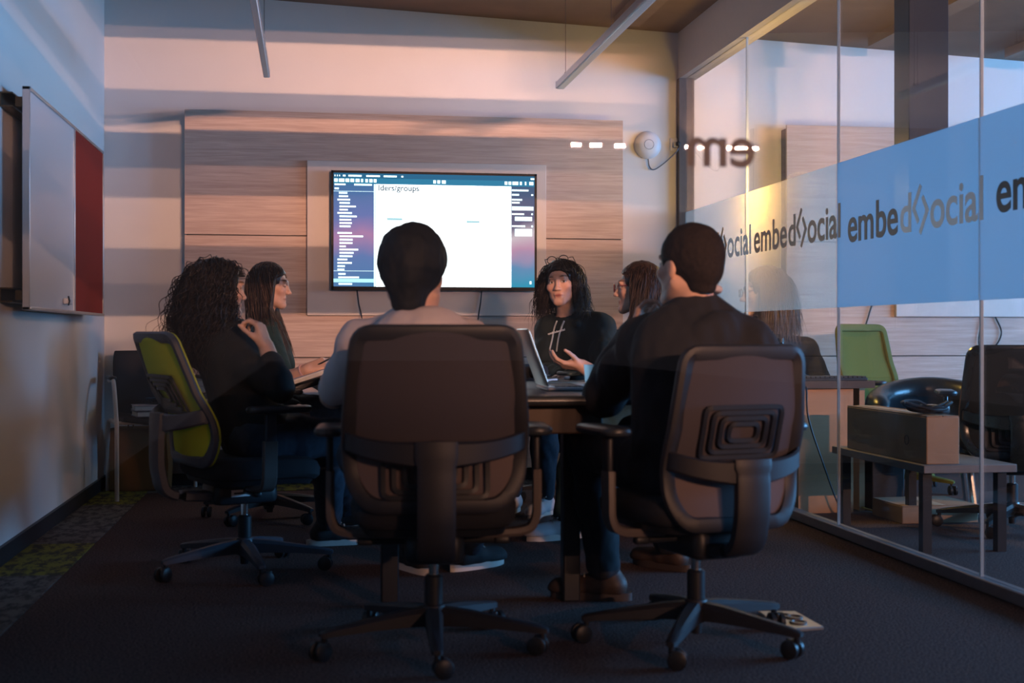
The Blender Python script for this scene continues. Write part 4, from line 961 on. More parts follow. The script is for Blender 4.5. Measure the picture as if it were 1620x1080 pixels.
def arm_sdf(f, J, sd, r0=(.046, .040, .037, .030), g=0.0, upto=1.0, k=.02):
    a, b, c = (V3(J[q + sd]) for q in ('sh', 'el', 'wr'))
    if upto <= .5:
        e = a + (b - a) * (upto * 2); f.cone(a, e, r0[0] + g, r0[1] + g, .03); return
    f.chain([a, (a + b) / 2, b], [r0[0] + g, (r0[0] + r0[1]) / 2 + g, r0[1] + g], .03)
    e = b + (c - b) * ((upto - .5) * 2); m1 = b + (e - b) * .3; rr = lambda t: r0[2] + (r0[3] - r0[2]) * t
    f.chain([b, m1, e], [r0[2] + g, r0[2] * 1.06 + g, rr((upto - .5) * 2) + g], k)

def person(label, J, H, head, torso_heading, tpitch=0, troll=0, hands={}, top=m_blackc, top_name='sweater', sleeve=(1, 1), g=.012, gs=.010, bust=0.0, legs=m_jean, shoes=None, gaze=0, lid=0.0, male=False, s=1.0, skin=SKIN, hood=0, legr=.012, h=.004, neckline=None, amp=.006, sole=m_sole, laces=True, group='people round the table', toes=None, top_extra=None, do_legs=True):
    base = V3(J['pelvis']).copy(); base[2] = 0
    t = empty('person', tuple(base), 0, label, 'person', group)
    R = frame(torso_heading, tpitch, troll); c, hp, hr, hroll, hs = head; c = V3(c); HR = frame(hp, hr, hroll)
    pts = np.array([V3(J[k_]) for k_ in J if k_[:3] not in ('hip', 'kne', 'ank')] + [c]); lo = pts.min(0) - .24; hi = pts.max(0) + .24
    f = Field(lo, hi, h)
    # torso core under the clothing, neck, head, arms, hands: one field
    torso_sdf(f, J, R, -.012, s)
    n0 = V3(J['neck']); f.cone(n0 - (n0 - V3(J['chest'])) * .1, c + HR @ (V3((0, -.018, -.05)) * hs), .054 * hs * (1.06 if male else .94), .050 * hs * (1.06 if male else .92), .03)
    head_sdf(f, c, HR, hs, male)
    for sd in 'LR':
        arm_sdf(f, J, sd, g=-.004 * 0)
        if sd in hands:
            hd = dict(hands[sd]); d = hd.pop('d'); pn = hd.pop('pn'); hand_sdf(f, J['wr' + sd], d, pn, hd.pop('thumb'), s=hd.pop('s', 1.0), **hd)
    V, F = f.mesh()
    npmesh('body', V, F, m_skin, t, base, head_tint(V, c, HR, hs, skin, gaze, lid))
    # upper garment
    f = Field(lo - .05, hi + .05, .006); torso_sdf(f, J, R, g, s, bust)
    for i, sd in enumerate('LR'): arm_sdf(f, J, sd, (.049, .043, .040, .033), gs, sleeve[i])
    if hood:
        q = lambda a: n0 + R @ V3((.100 * math.sin(a), .030 - .095 * math.cos(a), -.020 + .010 * math.cos(a) - .03 * abs(math.sin(a / 2)) ** 3))
        aa = np.linspace(-2.1, 2.1, 9)
        for a0, a1 in zip(aa[:-1], aa[1:]): f.cone(q(a0), q(a1), .031 * hood, .031 * hood, .007)
        f.ell(n0 + R @ V3((0, -.120, -.085)), V3((.118, .050, .082)) * hood, R, .010)
        for sx in (-1, 1): f.cone(n0 + R @ V3((sx * .09, -.06, -.03)), n0 + R @ V3((sx * .05, -.15, -.15)), .035 * hood, .030 * hood, .012)
    if top_extra: top_extra(f, R)
    # open neckline
    f2c = n0 + R @ V3((0, .014, .01)); nb = neckline or (.064, .058, .05)
    f2 = Field(lo - .05, hi + .05, .006); f2.n = f.n; f2.D = np.full(f.D.shape, 9.0, np.float32); f2.ell(f2c, V3(nb) * hs, R, .01); f2.cone(f2c, c, .058 * hs, .056 * hs, .01)
    f.D = np.maximum(f.D, -np.minimum(f2.D, 1)); V, F = f.mesh(); V = fold(V, F, amp, 13, base[0] * 7)
    garment = npmesh(top_name, V, F, top, t, base)
    if do_legs:
        Lk = [V3(J[k_]) for k_ in J if k_[:3] in ('hip', 'kne', 'ank')] + [V3(J['pelvis'])]; lo2 = np.min(Lk, 0) - .17; hi2 = np.max(Lk, 0) + .17
        f = Field(lo2, hi2, .007); legs_sdf(f, J, legr, s)
        for sd in 'LR': f.cut(V3(J['ank' + sd]) + V3((0, 0, -.012)), (0, 0, -1), V3(J['ank' + sd]) - .1, V3(J['ank' + sd]) + .1)
        V, F = f.mesh(); V = fold(V, F, .006, 16, base[1] * 5); npmesh('trousers', V, F, legs, t, base)
        if shoes:
            for i, sd in enumerate('LR'):
                td = toes[i] if toes else V3(J['ank' + sd]) - V3(J['knee' + sd]) + R @ V3((0, .6, 0)); shoe(t, base, J['ank' + sd], td, shoes, sole, laces)

    return t, base, c, HR, garment
def glasses(parent, off, c, R, s, m, lens=None, zoff=0.0, up=0.0, yoff=0.0, rx=.024, rz=.019):
    """spectacles in the frame of the head; up lifts them onto the hair"""
    b = MB(); T = lambda x, y, z: Vector(c + R @ (V3((x, y, z)) * s))
    Yf, Zf = .112 + yoff, .002 + zoff
    for sx in (-1, 1):
        b.tube([T(sx * .031 + rx * math.cos(a), Yf - .10 * (sx * .031 + rx * math.cos(a)) ** 2 * 8, Zf + rz * math.sin(a)) for a in np.linspace(0, 2 * PI, 25)[:-1]], .0022 * s, 6, closed=True)
        b.tube([T(sx * (.031 + rx), Yf - .018, Zf + .006), T(sx * .074, Yf - .03, Zf + .008), T(sx * .080, .0 + yoff, Zf + .006 - up * .2), T(sx * .078, -.02 + yoff, Zf - .012 - up * .3)], .002 * s, 6)
    b.tube([T(-.009, Yf - .0, Zf + .006), T(0, Yf + .003, Zf + .009), T(.009, Yf, Zf + .006)], .002 * s, 6)
    o = b.build('glasses', m, parent, off=off)
    return o
def J3(**k): return {a: V3(b) for a, b in k.items()}
def mir(h): return h
# ------------------------------------------------------------------ the seven people
def seated(x, y, heading, lean=.0, side=0.0, thigh=None, spread=.10, z0=.565, tor=1.0, kneez=.525, shin=(.0, .0), tl=.43, wS=.165, footz=.085):
    R = frame(heading); p = V3((x, y, z0)); fw = R[:, 1]; rt = R[:, 0]; up = V3((0, 0, 1))
    J = dict(pelvis=p, chest=p + up * .33 * tor + fw * lean * .6 + rt * side * .6, neck=p + up * .475 * tor + fw * lean + rt * side)
    Rt = frame(thigh if thigh is not None else heading); tf, tr = Rt[:, 1], Rt[:, 0]
    for q, sx in (('L', -1), ('R', 1)):
        J['sh' + q] = J['chest'] * .28 + J['neck'] * .72 + rt * sx * wS - up * .03
        J['hip' + q] = p + tr * sx * .085 + up * -.04; k = p + tf * tl + tr * sx * spread; k[2] = kneez; J['knee' + q] = k
        a = k + tf * shin[0] + tr * sx * shin[1]; a[2] = footz; J['ank' + q] = a
        J['el' + q] = J['sh' + q] + fw * .12 + rt * sx * .06 - up * .24; J['wr' + q] = J['el' + q] + fw * .23 - up * .02
    return J
def cols(J, extra=()):
    return [(J['neck'], .062), (J['shL'], .075), (J['shR'], .075), ((J['shL'] + J['neck']) / 2, .075), ((J['shR'] + J['neck']) / 2, .075), (J['chest'], .145)] + list(extra)

# --- man in the centre, from behind, pale T-shirt
J = seated(HUB_C.x - .015, HUB_C.y + .01, 2, lean=-.03, spread=.20, tl=.45)
hc = V3(at(655, 433, 3.93)); J['neck'] = V3(at(652, 507, 3.97)); J['chest'] = J['chest'] * .6 + (J['neck'] - V3((0, 0, .14))) * .4
for q, uu in (('L', 570), ('R', 742)): J['sh' + q] = V3(at(uu, 545, 4.0))
J['elL'] = V3(at(527, 625, 4.12)); J['wrL'] = V3(at(580, 606, 4.38)); J['elR'] = V3(at(792, 632, 4.12)); J['wrR'] = V3(at(740, 606, 4.42))
J['ankL'] = V3(fl(662, 905)) + V3((0, 0, .085)); J['ankR'] = V3(fl(742, 900)) + V3((0, 0, .085))
t, bs, c, HR, ga = person('person with short black hair seen from behind, in a pale T-shirt, facing the television', J, None, (hc, 20, 0, 0, 1.12), 2, male=True,
    hands=dict(L=dict(d=(.5, .8, 0), pn=(0, 0, -1), thumb=-1), R=dict(d=(-.6, .8, 0), pn=(0, 0, -1), thumb=1)), top=m_whitet, top_name='t_shirt', sleeve=(.42, .42), gs=.018, shoes=m_shoek, toes=((-.35, .9, 0), (.75, .55, 0)), g=.016)
hair_cap(t, bs, c, HR, 1.12, m_hair_k, thick=.020, top=.002, wide=1.02, nape=-.075, amp=.004, freq=26)
# --- man at the right in the hooded jacket, from behind
J = seated(HUB_E.x - .02, HUB_E.y + .0, -20, lean=.05, spread=.12, thigh=-28, tl=.46, wS=.175)
hc = V3(at(1090, 421, 3.96)); J['neck'] = V3(at(1104, 490, 3.97)); J['chest'] = J['chest'] * .5 + (J['neck'] - V3((0, 0, .15))) * .5
J['shL'] = V3(at(1018, 548, 4.05)); J['shR'] = V3(at(1188, 552, 3.92))
J['elL'] = V3(at(955, 625, 4.22)); J['wrL'] = V3(at(1003, 532, 4.20)); J['elR'] = V3(at(1225, 668, 4.05)); J['wrR'] = V3(at(1180, 640, 4.3))
J['kneeL'] = V3(at(935, 705, 4.40)); J['ankL'] = V3(fl(955, 948)) + V3((0, .0, .085)); J['kneeR'] = V3(at(1010, 690, 4.5)); J['ankR'] = V3(fl(1060, 900)) + V3((0, 0, .085))
t, bs, c, HR, ga = person('person with cropped dark hair in a charcoal hooded jacket, back to us', J, None, (hc, -24, 2, 0, 1.06), -20, male=True,
    hands=dict(L=dict(d=(.22, -.05, .95), pn=(.75, -.3, .1), thumb=-1, curl=(.55, .7, .8, .9), thumb_out=.5), R=dict(d=(-.7, .6, 0), pn=(0, 0, -1), thumb=1)), top=m_hood, top_name='hooded_jacket', g=.028, gs=.026, hood=1.0, legs=m_trou, shoes=m_shoeb, sole=mat('dark_rubber', (.05, .035, .03), .6), toes=((-.9, .35, 0), (-.5, .7, 0)), legr=.014, amp=.009, sleeve=(1.0, 1.0), neckline=(.074, .068, .05))
hair_cap(t, bs, c, HR, 1.06, m_hair_s, thick=.010, top=.0, nape=-.050, amp=.0025, freq=40)
rg = [n0_ + HRt @ V3((.070 * math.sin(a), .006 - .066 * math.cos(a),   .056 + .010 * math.cos(a))) for n0_, HRt in ((J['neck'], frame(-20)),) for a in np.linspace(0, 2 * PI, 25)[:-1]]
MB().tube([Vector(p) for p in rg], .011, 8, closed=True).build('t_shirt_collar', m_whitet, t, off=bs)
# --- curly-haired woman in the lime chair
J = seated(HUB_A.x + .03, HUB_A.y + .02, 68, lean=.0, spread=.10, thigh=72, tl=.44, wS=.155)
hc = V3(at(347, 457, 5.25)); J['neck'] = V3(at(332, 520, 5.24)); J['chest'] = J['chest'] * .5 + (J['neck'] - V3((0, 0, .14))) * .5
Rq = frame(68)
for q, sx in (('L', -1), ('R', 1)): J['sh' + q] = J['neck'] + Rq @ V3((sx * .148, -.01, -.085))
J['elR'] = V3(at(443, 614, 4.93)); J['wrR'] = V3(at(421, 548, 4.98)); J['elL'] = V3(at(425, 640, 5.55)); J['wrL'] = V3(at(478, 652, 5.42))
J['kneeR'] = V3(at(522, 692, 5.25)); J['kneeL'] = V3(at(532, 690, 5.5)); J['ankR'] = V3(fl(520, 862)) + V3((0, 0, .085)); J['ankL'] = V3(fl(545, 838)) + V3((0, 0, .085))
t, bs, c, HR, ga = person('person with long curly dark hair and sheer black sleeves, hand at chin', J, None, (hc, 66, -2, 0, 1.0), 68,
    hands=dict(R=dict(d=(-.30, .12, .92), pn=(-.72, .35, -.2), thumb=1, curl=(.75, .85, .95, 1.0), thumb_out=.45, tcurl=.5), L=dict(d=(.30, -.1, -.95), pn=(-.6, .5, -.1), thumb=-1, curl=(.25, .3, .35, .4))), top=m_blackc, top_name='black_top', sleeve=(.86, .8), bust=1.0, shoes=m_shoek, toes=((1, .25, 0), (1, .2, 0)), gs=.012, gaze=1)
strands('hair', t, bs, c, HR, 1.0, 2000, 42, .0098, m_hair_d, rad=.0019, curl=(.0105, .66), part=.0, lift=.28, stiff=.85, grav=.19, cols=cols(J), seed=5, face_x=.070, face_y=.02, front=.02, ycl=.012)
hair_cap(t, bs, c, HR, 1.0, m_hair_d, thick=.010, name='hair_underlayer', nape=-.09)
# --- long straight-haired woman writing
J = seated(-.12, 6.62, 88, lean=.06, spread=.09, wS=.15, tl=.42)
hc = V3(at(427, 451, 6.8)); J['neck'] = V3(at(420, 508, 6.82)); J['chest'] = V3(at(421, 560, 6.82)); J['pelvis'] = V3(at(408, 640, 6.85)); 
Rq = frame(84)
for q, sx in (('L', -1), ('R', 1)): J['sh' + q] = J['neck'] + Rq @ V3((sx * .145, .0, -.055))
J['elR'] = V3(at(449, 604, 6.5)); J['wrR'] = V3(at(486, 584, 6.42)); J['elL'] = V3(at(440, 610, 7.0)); J['wrL'] = V3(at(490, 604, 6.8))
t, bs, c, HR, ga = person('person with long straight brown hair in a dark green T-shirt, writing with a pen', J, None, (hc, 96, -6, 0, 1.0), 84,
    hands=dict(R=dict(d=(.85, .1, .30), pn=(.1, .75, -.6), thumb=1, curl=(.8, .85, .9, .95), thumb_out=.4, tcurl=.6), L=dict(d=(.9, -.2, -.1), pn=(0, 0, -1), thumb=-1)), top=m_greent, top_name='t_shirt', sleeve=(.40, .40), bust=1.0, legs=m_jeang, shoes=m_shoek, lid=.85, gs=.016)
strands('hair', t, bs, c, HR, 1.0, 1700, 22, .0224, m_hair_b, rad=.0019, curl=(.002, .4), part=.0, lift=.06, stiff=.66, grav=.42, cols=cols(J), fwd=.22, seed=8, jit=.18, front=.22, face_y=.03, face_x=.071)
hl = strands('hair_highlights', t, bs, c, HR, 1.012, 130, 22, .0218, m_hair_l, rad=.0017, curl=(.002, .4), part=.0, lift=.10, stiff=.66, grav=.42, cols=cols(J), fwd=.22, seed=19, jit=.2, front=.1, face_y=.03, face_x=.075); tag(hl, 'lighter brown strands of hair')
hair_cap(t, bs, c, HR, 1.0, m_hair_b, thick=.008, name='hair_underlayer', nape=-.09)
B = V3(J['wrR']); a = V3(J['elR']); dq = unit(B - a); e1 = unit(np.cross(dq, [0, 0, 1])); e2 = np.cross(dq, e1); pb = B - dq * .022
MB().tube([Vector(pb + (e1 * math.cos(k) + e2 * math.sin(k)) * .034) for k in np.linspace(0, 2 * PI, 21)[:-1]], .0055, 6, closed=True).build('bracelet', mat('pink_beads', (.55, .38, .40), .4), t, off=bs)
hb = B + unit((.85, .1, .30)) * .095
pn_ = empty('pen', tuple(hb + V3((.0, -.02, .01))), 0, 'dark pen held over the notebook by the woman in green', 'pen'); pd = Vector((.80, -.1, .42)).normalized()
MB().tube([pd * -.05, pd * .085], .004, 8).build('barrel', m_black, pn_); MB().tube([pd * .085, pd * .098], .004, 8, scale=[1, .5]).build('clip_end', m_alu, pn_)
# --- woman in the printed dark hoodie, facing the camera
J = seated(1.40, 6.92, 222, lean=.10, spread=.10, wS=.165, z0=.57)
hc = V3(at(888, 447, 6.85)); J['neck'] = V3(at(897, 500, 6.92)); J['chest'] = V3(at(908, 552, 6.92)); J['pelvis'] = V3(at(925, 640, 7.0))
J['shR'] = V3(at(868, 523, 6.92)); J['shL'] = V3(at(951, 518, 6.86)); J['elR'] = V3(at(860, 592, 6.75)); J['wrR'] = V3(at(890, 597, 6.50)); J['elL'] = V3(at(958, 600, 6.62)); J['wrL'] = V3(at(905, 596, 6.42))
t, bs, c, HR, ga = person('person with wavy dark hair and glasses pushed up, in a printed dark hoodie, facing us', J, None, (hc, 205, -2, 5, 1.03), 212,
    hands=dict(R=dict(d=(.4, -.9, 0), pn=(0, 0, -1), thumb=1), L=dict(d=(-.8, -.5, 0), pn=(0, 0, -1), thumb=-1)), top=m_greent if False else mat('dark_green_black_fleece', (.008, .015, .016), .85, var=.08, vscale=60, bump=.25, bscale=450), top_name='hoodie', g=.020, gs=.020, hood=.72, bust=.9, gaze=-1.0, shoes=m_shoew, amp=.007, neckline=(.062, .070, .05))
strands('hair', t, bs, c, HR, 1.03, 1700, 20, .0142, m_hair_d, rad=.0018, curl=(.008, .75), part=.02, lift=.20, stiff=.72, grav=.34, cols=cols(J), seed=12, face_x=.070, face_y=.025, front=.22)
hair_cap(t, bs, c, HR, 1.03, m_hair_d, thick=.009, name='hair_underlayer', nape=-.09)
glasses(t, bs, c, HR, 1.03, mat('black_frame', (.01, .01, .012), .3), zoff=.116, yoff=-.078, up=.30)
# drawstrings and chest print lie on the hoodie
dg = bpy.context.evaluated_depsgraph_get(); dg.update()
def on_garment(ga, u, v, lift=.006):
    """point of the garment's surface under the given pixel ray, lifted a little off it"""
    o = Vector((0, 0, CAMH)); d = (at(u, v, 7.0) - o).normalized(); M = ga.matrix_world.copy(); off = ga.parent.location
    ok, h_, n_, _ = ga.ray_cast(o - off, d)
    return (h_ + off + n_ * lift, n_) if ok else (at(u, v, 6.75), Vector((-.5, -.8, 0)))
m_cord = mat('pale_cord', (.42, .46, .46), .7)
for us in (((882, 508), (877, 520), (873, 537), (869, 553)), ((893, 508), (888, 520), (883, 537), (879, 556))):
    MB().tube(bez([on_garment(ga, *q)[0] for q in us], 5), .0045, 7).build('drawstring', m_cord, t, off=bs)
p1, n1 = on_garment(ga, 867, 532); p2, _ = on_garment(ga, 893, 524)
dx = (p2 - p1); L = dx.length; dx.normalize(); nn = (n1 - dx * n1.dot(dx)).normalized(); up = nn.cross(dx)
ob = text('chest_print', 'embedsocial', L / 4.6, mat('white_print', (.72, .78, .80), .6), t, (0, 0, 0), (0, 0, 0), offset=.0006)
MX = Matrix((dx, up, nn)).transposed(); ob.rotation_euler = MX.to_euler(); ob.location = p1 - Vector(bs) + nn * .006
# --- woman with red glasses, in profile
J = seated(1.60, 5.95, -76, lean=.10, spread=.10, wS=.150, z0=.57, shin=(.12, 0))
hc = V3(at(1010, 455, 6.1)); J['neck'] = V3(at(1024, 512, 6.12)); J['chest'] = V3(at(1032, 560, 6.12)); J['pelvis'] = V3(at(1052, 650, 6.15))
Rq = frame(-76)
for q, sx in (('L', -1), ('R', 1)): J['sh' + q] = J['neck'] + Rq @ V3((sx * .15, .0, -.055))
J['elL'] = V3(at(965, 607, 5.70)); J['wrL'] = V3(at(921, 579, 5.74)); J['elR'] = V3(at(985, 610, 6.3)); J['wrR'] = V3(at(940, 606, 6.25))
J['ankL'] = V3(fl(893, 852)) + V3((0, 0, .085)); J['ankR'] = V3(fl(915, 838)) + V3((0, 0, .085)); J['kneeL'] = V3(at(915, 690, 5.9)); J['kneeR'] = V3(at(930, 690, 6.15))
t, bs, c, HR, ga = person('person with long brown hair and red glasses in profile, gesturing with an open palm', J, None, (hc, -74, -1, 0, 1.02), -76,
    hands=dict(L=dict(d=(-.93, .05, .10), pn=(-.25, .30, .85), thumb=-1, curl=(.38, .42, .42, .45), thumb_out=.95, spread=.10, tcurl=.0), R=dict(d=(-.9, .2, 0), pn=(0, 0, -1), thumb=1)), top=m_blackc, top_name='t_shirt', sleeve=(.45, .45), bust=1.0, legs=mat('teal_jeans', (.012, .040, .045), .85, var=.2, vscale=70), shoes=m_shoew, toes=((-.9, -.25, 0), (-.9, -.1, 0)), gs=.016)
strands('hair', t, bs, c, HR, 1.02, 1600, 22, .0185, m_hair_b, rad=.0019, curl=(.003, .45), part=.0, lift=.08, stiff=.66, grav=.42, cols=cols(J), fwd=.18, seed=21, jit=.2, front=.24, face_y=.04, face_x=.070)
hair_cap(t, bs, c, HR, 1.02, m_hair_b, thick=.009, name='hair_underlayer', nape=-.09)
glasses(t, bs, c, HR, 1.02, mat('dark_red_frame', (.16, .012, .02), .3))
# --- woman mirrored in the front glass, built as a solid figure beyond the partition
FZ = 7.85
J = seated(2.95, 7.18, -78, lean=.02, spread=.10, wS=.185, z0=.60, tor=1.08)
hc = V3(at(1208, 463, FZ)); J['neck'] = V3(at(1222, 532, FZ + .03)); J['chest'] = V3(at(1228, 590, FZ + .03)); J['pelvis'] = V3(at(1240, 655, FZ + .03))
J['shL'] = V3(at(1214, 552, FZ - .22)); J['shR'] = V3(at(1276, 555, FZ + .15)); J['elR'] = V3(at(1298, 600, FZ + .15)); J['elL'] = V3(at(1205, 620, FZ - .25)); J['wrL'] = V3(at(1182, 630, FZ - .25)); J['wrR'] = V3(at(1270, 630, FZ - .05))
J['kneeL'] = J['pelvis'] + V3((-.4, 0, -.06)); J['kneeR'] = J['pelvis'] + V3((-.4, .2, -.06)); J['ankL'] = V3((*J['kneeL'][:2], .085)); J['ankR'] = V3((*J['kneeR'][:2], .085)); J['hipL'] = J['pelvis'] + V3((0, -.08, -.04)); J['hipR'] = J['pelvis'] + V3((0, .08, -.04))
t, bs, c, HR, ga = person('person with brown fringed hair and glasses in a dark jacket, a reflection built solid beyond the glass', J, None, (hc, -80, -2, 0, 1.26), -78,
    hands=dict(L=dict(d=(-.8, .2, 0), pn=(0, 0, -1), thumb=-1), R=dict(d=(-.8, .2, 0), pn=(0, 0, -1), thumb=1)), top=mat('dark_jacket', (.016, .016, .022), .8, var=.1, vscale=60), top_name='jacket', g=.02, gs=.02, bust=.8, legs=m_trou, shoes=m_shoek)
strands('hair', t, bs, c, HR, 1.26, 1500, 20, .0155, mat('chestnut_hair', (.10, .055, .032), .45, var=.3, vscale=25), rad=.0019, curl=(.003, .45), part=.0, lift=.30, stiff=.72, grav=.34, cols=cols(J), seed=31, jit=.12, front=.24, face_y=.045, face_x=.068, scalp=1.06)
hair_cap(t, bs, c, HR, 1.26, MATS['chestnut_hair'], thick=.016, name='hair_underlayer', nape=-.09)
glasses(t, bs, c, HR, 1.26, mat('thin_grey_frame', (.20, .20, .22), .25, metal=.6))

# their chairs
make_chair((-.20, 6.66), math.radians(86), 'black mesh task chair of the woman writing in green', GT, back=m_mesh_black, low=m_mesh_black, base_rot=.3)
make_chair((1.47, 7.02), math.radians(222), 'black mesh task chair behind the woman in the printed hoodie', GT, back=m_mesh_black, low=m_mesh_black, base_rot=.2, arms=False)
make_chair((1.72, 5.98), math.radians(-76), 'black mesh task chair of the woman with red glasses', GT, back=m_mesh_black, low=m_mesh_black, base_rot=.6, arms=False)
# notebook and dark folder before the woman writing
q = at(487, 592, 6.4); tl = math.atan2(.065, .20)
for nm, lb, mm, pg, dz, th, w_, d_ in (('folder', 'black folder under the open white notebook at the left table edge', m_black, None, -.038, .028, .22, .16), ('notebook', 'white notebook the woman in green is writing in', m_white, m_pap, 0, .022, .20, .15)):
    g = empty(nm, (q.x, q.y, q.z + dz - .01), .1, lb, nm); g.rotation_euler = (0, -tl, .1)
    MB().b2((-w_ / 2, -d_ / 2, -th / 2), (w_ / 2, d_ / 2, th / 2)).build('cover', mm, g, bevel=.003)
    if pg: MB().b2((-w_ / 2 + .004, -d_ / 2 - .0015, -th / 2 + .005), (w_ / 2 + .0015, d_ / 2 - .004, th / 2 - .005)).build('pages', pg, g, smooth=False)
# ------------------------------------------------------------------ the room beyond the glass partition
hb = at(1418, 600, 7.7)
make_chair((hb.x, hb.y), math.radians(152), 'olive green task chair beyond the glass, empty', 'task chairs beyond the glass', back=m_mesh_olive, low=m_mesh_olive, frame=mat('olive_shell', (.11, .112, .013), .8), post=m_black, base_rot=.3, lean=.10, drop=.03)
make_chair((3.3, 5.72), math.radians(22), 'black mesh task chair close behind the glass at the right edge', 'task chairs beyond the glass', back=m_mesh_black, low=m_mesh_black, frame=mat('gloss_black_frame', (.012, .018, .022), .25, spec=.6), post=m_black, base_rot=.2, lean=.10, drop=-.08)
m_leather = mat('black_leather', (.012, .016, .020), .28, spec=.6, var=.08, vscale=20, bump=.1, bscale=120)
def tub_chair(x, y, heading, top, label):
    t = empty('leather_tub_chair', (x, y, 0), -heading, label, 'armchair', 'black leather tub chairs beyond the glass')
    f = Field((-.45, -.48, .05), (.45, .45, .85), .012)
    f.ell((0, .02, .37), (.29, .28, .085), None, .03)
    pts = [(.30 * math.sin(a), .02 - .30 * math.cos(a), 0) for a in np.linspace(-1.75, 1.75, 31)]
    for (p, q, ia) in zip(pts[:-1], pts[1:], range(30)):
        hz = lambda i: top - .055 - .10 * (abs(i - 15) / 15) ** 1.6
        f.cone((p[0], p[1], hz(ia)), (q[0], q[1], hz(ia + 1)), .055, .055, .03); f.cone((p[0], p[1], .36), (q[0], q[1], .36), .05, .05, .04); f.cone((p[0], p[1], hz(ia)), (p[0] * .95, p[1] * .95, .34), .052, .05, .03)
    V, F = f.mesh(); npmesh('upholstery', V, F, m_leather, t, (0, 0, 0))
    for a in (.8, 2.35, 3.9, 5.5): MB().tube([(.2 * math.cos(a), .2 * math.sin(a), .32), (.25 * math.cos(a), .25 * math.sin(a), 0)], .016, 8).build('leg', m_chrome, t)
    return t
tub_chair(2.84, 7.56, math.radians(-78), .665, 'black leather tub chair the mirrored person beyond the glass sits in')
tub_chair(3.29, 6.46, math.radians(200), .68, 'black leather tub chair behind the cardboard box with cables')
# low bench along the partition with a box on it
bx = WR + .13
bA, bB = atX(1316, 703, bx), atX(1462, 748, bx)
bz = (bA.z + bB.z) / 2
be = empty('low_bench', (bx + .21, (bA.y + bB.y) / 2, 0), 0, 'low grey plank bench close behind the glass, carrying a cardboard box', 'bench')
hy = (bA.y - bB.y) / 2; top_z = bz + .012
MB().b2((-.21, -hy, top_z - .034), (.21, hy, top_z)).build('plank', mat('grey_plank', (.17, .15, .14), .7, var=.15, vscale=14, stretch=(1, .2, 1)), be, bevel=.003)
for sy in (-1, 1):
    for sx in (-1, 1): MB().b2((sx * .17 - .02, sy * (hy - .07) - .02, 0), (sx * .17 + .02, sy * (hy - .07) + .02, top_z - .034)).build('leg', m_black, be, smooth=False)
xF = bx + .03
cA, cB = atX(1340, 660, xF), atX(1466, 660, xF); rx_ = atY(1518, 660, cB.y).x
zt = (atX(1466, 659, xF).z + atX(1340, 643, xF).z) / 2
m_card = mat('cardboard', (.30, .19, .115), .8, var=.06, vscale=14, bump=.08, bscale=60); m_tape = mat('packing_tape', (.42, .33, .22), .35)
def carton(x0, x1, y0, y1, z0, z1, label, marks=True):
    t = empty('cardboard_box', ((x0 + x1) / 2, (y0 + y1) / 2, z0), 0, label, 'box', 'cardboard boxes beyond the glass'); hx, hy_, hz_ = (x1 - x0) / 2, (y1 - y0) / 2, z1 - z0
    MB().b2((-hx, -hy_, 0), (hx, hy_, hz_)).build('carton', m_card, t, bevel=.004)
    for sx in (-1, 1): MB().b2((min(0, sx * hx) + .002, -hy_ + .002, hz_ + .0005), (max(0, sx * hx) - .002, hy_ - .002, hz_ + .004)).build('flap', m_card, t, smooth=False)
    MB().b2((-.03, -hy_ - .001, hz_ + .0042), (.03, hy_ + .001, hz_ + .005)).build('tape', m_tape, t, smooth=False)
    if marks:
        MB().tube([(-hx - .001, -hy_ * .55 + .02 * math.cos(a), hz_ * .45 + .02 * math.sin(a)) for a in np.linspace(0, 2 * PI, 21)[:-1]], .0016, 5, closed=True).build('printed_ring', m_tagt, t)
    return t
carton(xF, rx_, cB.y, cA.y, top_z, zt, 'cardboard box on the low bench with cables on top')
w1, w2 = atX(1418, 828, WR + .22), atX(1487, 828, WR + .22)
fp = fl(1424, 828); carton(fp.x, fp.x + .40, fp.y - .02, fp.y + .32, 0, .085, 'flat cardboard box on the floor under the low bench', False)
q = Vector((rx_ - .10, cB.y + .10, zt + .006))
g = random.Random(4); pts = []
for k_ in range(26): a = k_ * 1.15; r_ = .05 + .035 * g.random(); pts.append((r_ * 1.3 * math.cos(a), r_ * math.sin(a), .012 + .045 * g.random()))
o = MB().tube(bez(pts, 5), .0075, 6).build('cable', m_cab); o.location = q; tag(o, 'tangle of black cable on top of the cardboard box', 'cable')
q2 = Vector((xF + .10, cB.y + .13, zt + .006)); ad = empty('power_adapter', q2, .4, 'black power adapter lying on the cardboard box', 'adapter')
MB().rbox((0, 0, .02), (.06, .13, .036), .012).build('brick', m_black, ad); MB().tube(bez([(0, .065, .02), (.02, .11, .015), (.08, .12, .03), (.1, .06, .012)], 5), .005, 6).build('lead', m_cab, ad)
MB().box((0, 0, .0385), (.035, .06, .001)).build('rating_label', m_tagm, ad, smooth=False)
